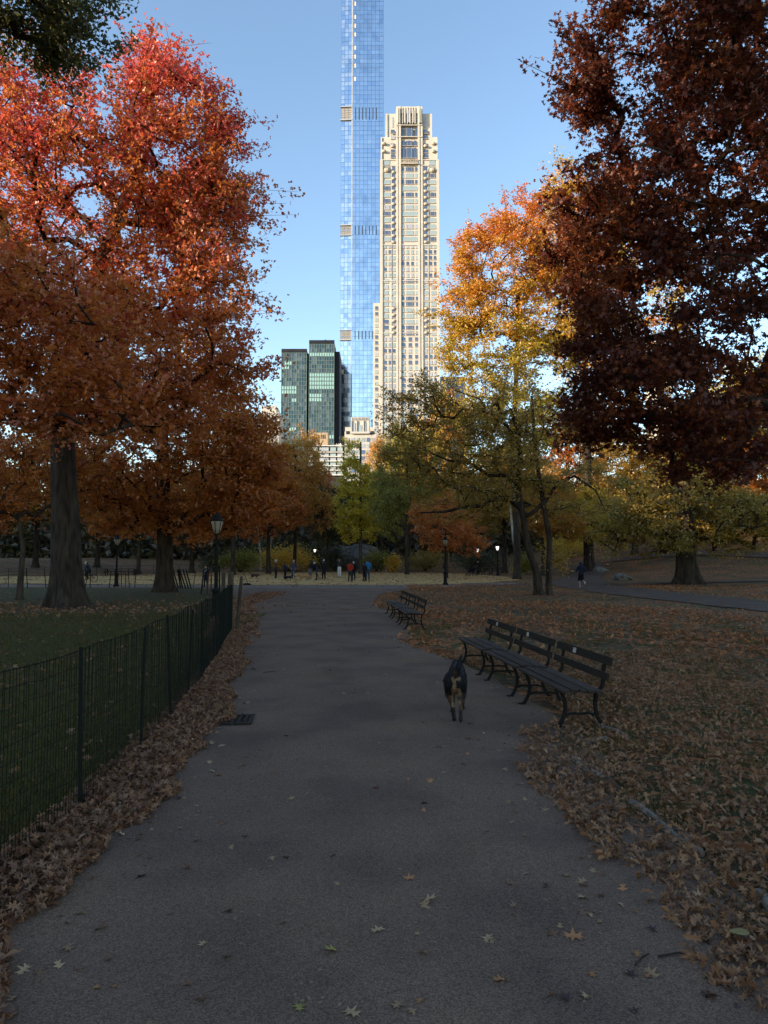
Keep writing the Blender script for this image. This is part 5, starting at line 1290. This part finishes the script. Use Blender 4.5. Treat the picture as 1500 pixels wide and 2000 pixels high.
# ------------------------------------------------------------------ grass, leaf litter, single fallen leaves
LITTER = leafmat('dry_oak_leaf', [(.085,.036,.018), (.19,.084,.038), (.27,.140,.066), (.14,.054,.025), (.36,.215,.11)], .12, [0,.25,.55,.78,1], .03)
LITTERL = leafmat('dry_red_leaf', [(.090,.040,.022), (.175,.078,.039), (.24,.122,.062), (.13,.050,.026), (.33,.19,.105)], .12, [0,.25,.55,.8,1], .03)
def pathR(y): return np.interp(y, [p[1] for p in PATH_R[1:]], [p[0] for p in PATH_R[1:]])
def pathL(y):
    q = PATH_L[::-1]; return np.interp(y, [p[1] for p in q], [p[0] for p in q])
def wob(y, s): return .16*np.sin(y*1.7+s)+.11*np.sin(y*4.1+2*s)+.07*np.sin(y*9.3+s*3)
rl = np.random.default_rng(31)
def litter(name, n, xy, tmpl, size, m, zmax, label, dens=None):
    x, y = xy(n)
    if dens is not None:
        k = rl.random(len(x)) < dens(x, y); x, y = x[k], y[k]
    n = len(x); z = H(x, y)+.012+rl.random(n)**1.5*zmax
    r = rotmats(n, rl, .62, 1.0)
    o = scatter(name, tmpl, np.stack([x, y, z], 1), r, size*rl.uniform(.6, 1.25, n), np.clip(.5*rl.random(n)+.5*rl.random(n)+.0, 0, 1), None, m)
    return tag(o, label, None, None, 'stuff')
edgeR = lambda y: np.interp(y, [2.5, 3.1, 4, 4.8, 5.6, 6.6, 7.6, 8.4, 9.2, 10.5, 12.5, 14.2, 15.5, 17, 19.3, 22, 26, 30, 36, 42, 46], [1.55, 1.60, 1.46, 1.42, 1.40, 1.28, 1.22, 1.55, 2.35, 2.25, 2.0, 1.35, .80, .35, .35, 1.2, .9, -.45, -.4, .3, 1.6])
def nearR(n):
    y = 2.6+rl.random(n)**1.25*13; w_ = np.minimum(2.2+.72*y, 9); return edgeR(y)+rl.random(n)**1.25*w_, y
LDENS = (
       lambda x, y: np.clip((x-edgeR(y)-wob(y, 1)*.6)/.22+.15, 0, 1)*np.clip(1.15-.42*sst((x-edgeR(y)-.9)/2.2)*(.8+.6*np.sin(x*1.9+y*1.3)), .2, 1))
for q, (t, nn, sz) in enumerate(((OAK, 13000, .066), (CURL, 13000, .070), (SMALL, 11000, .046))): litter('leaf_litter', nn, nearR, t, sz, LITTER, .055, ('dense brown oak leaf litter along the right edge of the path', 'curled dry leaves along the right edge of the path', 'small dry leaves and leaf bits along the right edge of the path')[q], LDENS)
def farR(n):
    y = 14+rl.random(n)**.8*40; e = edgeR(np.minimum(y, 46)); return e+rl.random(n)*(5+y*.52), y
def onpath(x, y):
    c = np.interp(y, [8,22,32,42,50,58], [19.5,17.2,15.6,14.6,14.6,15.8]); return np.abs(x-c) < 2.3
litter('leaf_litter', 42000, farR, MID, .11, leafmat('far_dry_leaf', [(.11,.040,.016), (.25,.085,.032), (.36,.15,.058), (.17,.052,.019), (.46,.24,.10)], .12, None, .02), .04, 'brown leaf litter scattered across the right meadow',
       lambda x, y: np.clip(.36+.5*np.sin(x*.55+y*.31+1)*np.sin(y*.23+x*.12)+.6*np.exp(-(x-edgeR(np.minimum(y,46)))/1.6), .05, 1)*np.where(onpath(x, y), .08, 1)*np.where((y > 33) & (y < 45), .35, 1))
edgeL = lambda y: np.interp(y, [2.5, 3.1, 4, 4.6, 6, 7.5, 9, 11, 13.5, 17.5, 19.5, 25, 31], [-1.68, -1.64, -1.88, -1.92, -1.92, -1.90, -1.96, -2.32, -2.65, -3.35, -3.75, -4.75, -6.0])
def nearL(n):
    y = 2.6+rl.random(n)**1.3*17; f = np.interp(y, FP[:, 1], FP[:, 0]); e = edgeL(y); t = rl.random(n); return f-.12+(e+wob(y, 4)*.5-f+.15)*t, y
for q, (t, nn, sz) in enumerate(((OAK, 6500, .074), (CURL, 6500, .076), (SMALL, 4500, .052))): litter('leaf_litter', nn, nearL, t, sz, LITTERL, .075, ('reddish brown oak leaves drifted against the mesh fence', 'curled brown leaves drifted against the mesh fence', 'small leaves and bits drifted against the mesh fence')[q])
def farL(n):
    y = 18+rl.random(n)*24; e = edgeL(y); return e-.9+rl.random(n)**1.3*1.5-.2, y
litter('leaf_litter', 3500, farL, MID, .12, LITTERL, .04, 'dull red leaves along the far left edge of the path')
def lawnL(n):
    b = G(133, 1186); return b[0]+rl.normal(-.5, 4.2, n), b[1]+rl.normal(-.8, 2.2, n)
litter('leaf_litter', 1800, lawnL, MID, .13, LITTER, .03, 'fallen leaves round the foot of the huge red oak')
def lawnall(n): y = 4+rl.random(n)*40; f = np.interp(y, FP[:, 1], FP[:, 0]); return f-.2-rl.random(n)*(2+y*.5), y
litter('leaf_litter', 2600, lambda n: (rl.uniform(-38, 12, n), rl.uniform(50, 100, n)), LOW, .22, LITTER, .02, 'leaves blown over the sand and paving')
litter('leaf_litter', 1500, lawnall, MID, .10, LITTER, .03, 'single leaves strewn over the left lawn')
# grass blades: near lawn behind the fence, tufts among the leaves on the right
def grass(name, n, xy, m, hgt, label):
    x, y = xy(n); n = len(x); a = rl.random(n)*2*pi; h = hgt*rl.uniform(.5, 1.3, n); ln = rl.normal(0, .5, (n, 2))*h[:, None]
    wv = .0045*np.ones(n)*(1+y*.04); b = np.stack([x, y, H(x, y)+.002], 1); dx = np.stack([np.cos(a)*wv, np.sin(a)*wv, np.zeros(n)], 1)
    V = np.stack([b-dx, b+dx, b+np.concatenate([ln, h[:, None]], 1)], 1).reshape(-1, 3)
    o = link(name, npmesh(name, V, np.arange(n*3).reshape(-1, 3), tint=np.repeat(rl.random(n), 3)), None, m); return tag(o, label, None, None, 'stuff')
GRASS = leafmat('grass_blade', [(.036,.035,.007), (.058,.054,.010), (.092,.072,.017), (.14,.095,.03)], .3, None, .008)
def gl_(n): y = 4.0+rl.random(n)**1.6*22; f = np.interp(y, FP[:, 1], FP[:, 0]); return f-.05-rl.random(n)**1.2*(1.5+.55*y), y
grass('grass', 90000, gl_, GRASS, .065, 'short green grass of the left lawn')
def gr_(n):
    y = 3+rl.random(n)**1.4*20; x = edgeR(y)+.5+rl.random(n)*(1.5+.55*y); k = (np.sin(x*2.3+y*1.1)*np.sin(y*1.9-x*.7+.5)+.35*np.sin(x*5+y*4) > .25); return x[k], y[k]
grass('grass', 60000, gr_, GRASS, .06, 'tufts of grass between the leaves on the right')
# individual leaves
def leafmesh(t, rgb, key, fold):
    V, F = t; me = npmesh(key, V*np.array([1, 1, fold]), F, tint=np.full(len(V), .5)); me.materials.append(leafmat(key, [rgb, tuple(c*1.1 for c in rgb)], .15, None, .04)); return me
LM = [leafmesh(OAK, c, 'leaf_'+n, f) for n, c, f in (('tan', (.26,.16,.085), 1.2), ('brown', (.15,.075,.04), 1.6), ('pale', (.34,.235,.125), .9), ('dark', (.045,.022,.018), 1.8), ('orange', (.33,.15,.06), 1.0), ('yellow', (.27,.23,.06), .8), ('red', (.14,.02,.018), 1.2))]
LROUND = leafmesh(ROUND, (.24,.19,.075), 'leaf_round', .6)
def leaf(px, py, size, me, rz, label, group=None, tilt=.12, world=None):
    p = G(px, py, .012) if world is None else np.array(world)
    o = bpy.data.objects.new('fallen_leaf', me); COL.objects.link(o)
    o.location = (p[0], p[1], .010+.10*size+(.0 if world is None else 0)); o.scale = (size,)*3; o.rotation_euler = (rl.normal(0, tilt), rl.normal(0, tilt), rz)
    return tag(o, label, 'leaf', group)
tan_, bro, pal, drk, ora, yel, red_ = LM
for a in ((652,1855,.105,yel,-1.1,'yellow green oak leaf on the asphalt, left of the large tan leaf'), (826,1858,.10,tan_,.4,'large broad tan oak leaf flat on the asphalt near the bottom'), (685,1977,.10,pal,.9,'pale tan pointed oak leaf at the bottom edge, middle of three'), (584,1966,.085,yel,.2,'small yellowish oak leaf at the bottom edge, leftmost of three'), (780,1961,.09,tan_,-.6,'tan oak leaf at the bottom edge, rightmost of three'),
          (813,1823,.05,pal,.7,'small curled pale leaf just above the large tan leaf'), (1118,1829,.12,ora,1.3,'orange tan oak leaf on the right side of the asphalt'), (1155,1901,.075,ora,.1,'orange brown leaf below the orange tan leaf, right side of the path'), (1144,1943,.07,pal,-.4,'pale leaf near the bottom right of the asphalt'), (733,1538,.075,red_,1.2,'dark red leaf in the middle of the path'),
          (797,1715,.09,ora,1.4,'half orange curled leaf in the middle of the path'), (835,1757,.11,pal,1.5,'grey pale curled leaf lying across the path centre'), (658,1725,.06,pal,.3,'small pale star leaf left of the path centre'), (648,1671,.06,drk,1.2,'black shrivelled leaf left of the path centre'), (1103,1708,.085,tan_,.3,'tan leaf near the right leaf litter edge'), (1140,1752,.10,pal,-.9,'yellowish torn leaf right of the path centre'),
          (392,1948,.09,bro,.4,'brown leaf near the bottom left of the asphalt'), (397,1842,.075,pal,-.3,'pale leaf on the left side of the asphalt'), (130,1850,.10,tan_,.8,'tan leaf lying off the left litter edge'), (190,1812,.11,bro,1.4,'long brown leaf off the left litter edge'), (1445,1845,.10,LROUND,.3,'round pale yellow green leaf on the litter at the lower right'), (445,1777,.08,drk,.5,'dark curled leaf on the left half of the path'), (1180,1490,.10,tan_,.2,'light tan leaf in the grass below the bench')):
    o = leaf(*a, 'single leaves lying on the path')
bpy.data.objects  # the round leaf lies on top of the litter
for o in COL.objects:
    if o.get('label', '').startswith(('round pale', 'light tan leaf')): o.location.z = .075
ZN = lambda t, y: ('beside the drift along the fence' if t == 0 else 'beside the litter on the right' if t == 1 else 'out on the bare asphalt')+(', nearest stretch' if y < 5 else ', level with the benches' if y > 8 else ', halfway to the dog')
LN = ('tan oak leaf ', 'brown oak leaf ', 'pale oak leaf ', 'dark oak leaf ', 'orange brown oak leaf ')
k = 0
while k < 265:
    y = 3.05+rl.random()**1.8*16; l, r_ = edgeL(y), edgeR(y)
    side = rl.random()
    x = l+abs(rl.normal(0, .30)) if side < .3 else r_-abs(rl.normal(0, .42)) if side < .72 else rl.uniform(l, r_)
    if not (l-.05 < x < r_+.05): continue
    ci = int(rl.choice([0,0,0,1,1,1,2,3,4]))
    leaf(0, 0, rl.uniform(.045, .095), LM[ci], rl.random()*6.28, LN[ci]+ZN(0 if side < .3 else 1 if side < .72 else 2, y), 'loose leaves on the asphalt', .25, (x, y, .01)); k += 1
# grit and twigs on the asphalt
m = MB(); rg = np.random.default_rng(6)
for _ in range(900):
    y = 3+rg.random()**1.6*9; x = rg.uniform(edgeL(y), edgeR(y)); s_ = rg.uniform(.003, .009)*(1+.08*y); a = rg.random()*3
    m.box((x, y, .011), (s_, s_*.6, .002), 0, [[cos(a), -sin(a), 0], [sin(a), cos(a), 0], [0, 0, 1]])
tag(m.build('leaf_crumbs', pm('leaf_crumb', (.20,.145,.095), (.10,.07,.045), scale=2)), 'tiny leaf crumbs and grit on the asphalt', None, None, 'stuff')
for a, b, lab in (((1240,1885),(1268,1862),'short dark twig on the lower right of the asphalt'), ((1285,1868),(1360,1862),'long thin twig at the lower right edge of the asphalt'), ((517,1313),(540,1312),'short dark twig on the path left of the dog')):
    a = G(*a, .016); b = G(*b, .016); c = (a+b)/2
    o = MB().tube([a-c, np.array([.004,.01,.004]), b-c], [.006,.005,.003], 5).build('twig', M_BARK); o.location = c; tag(o, lab, 'twig')
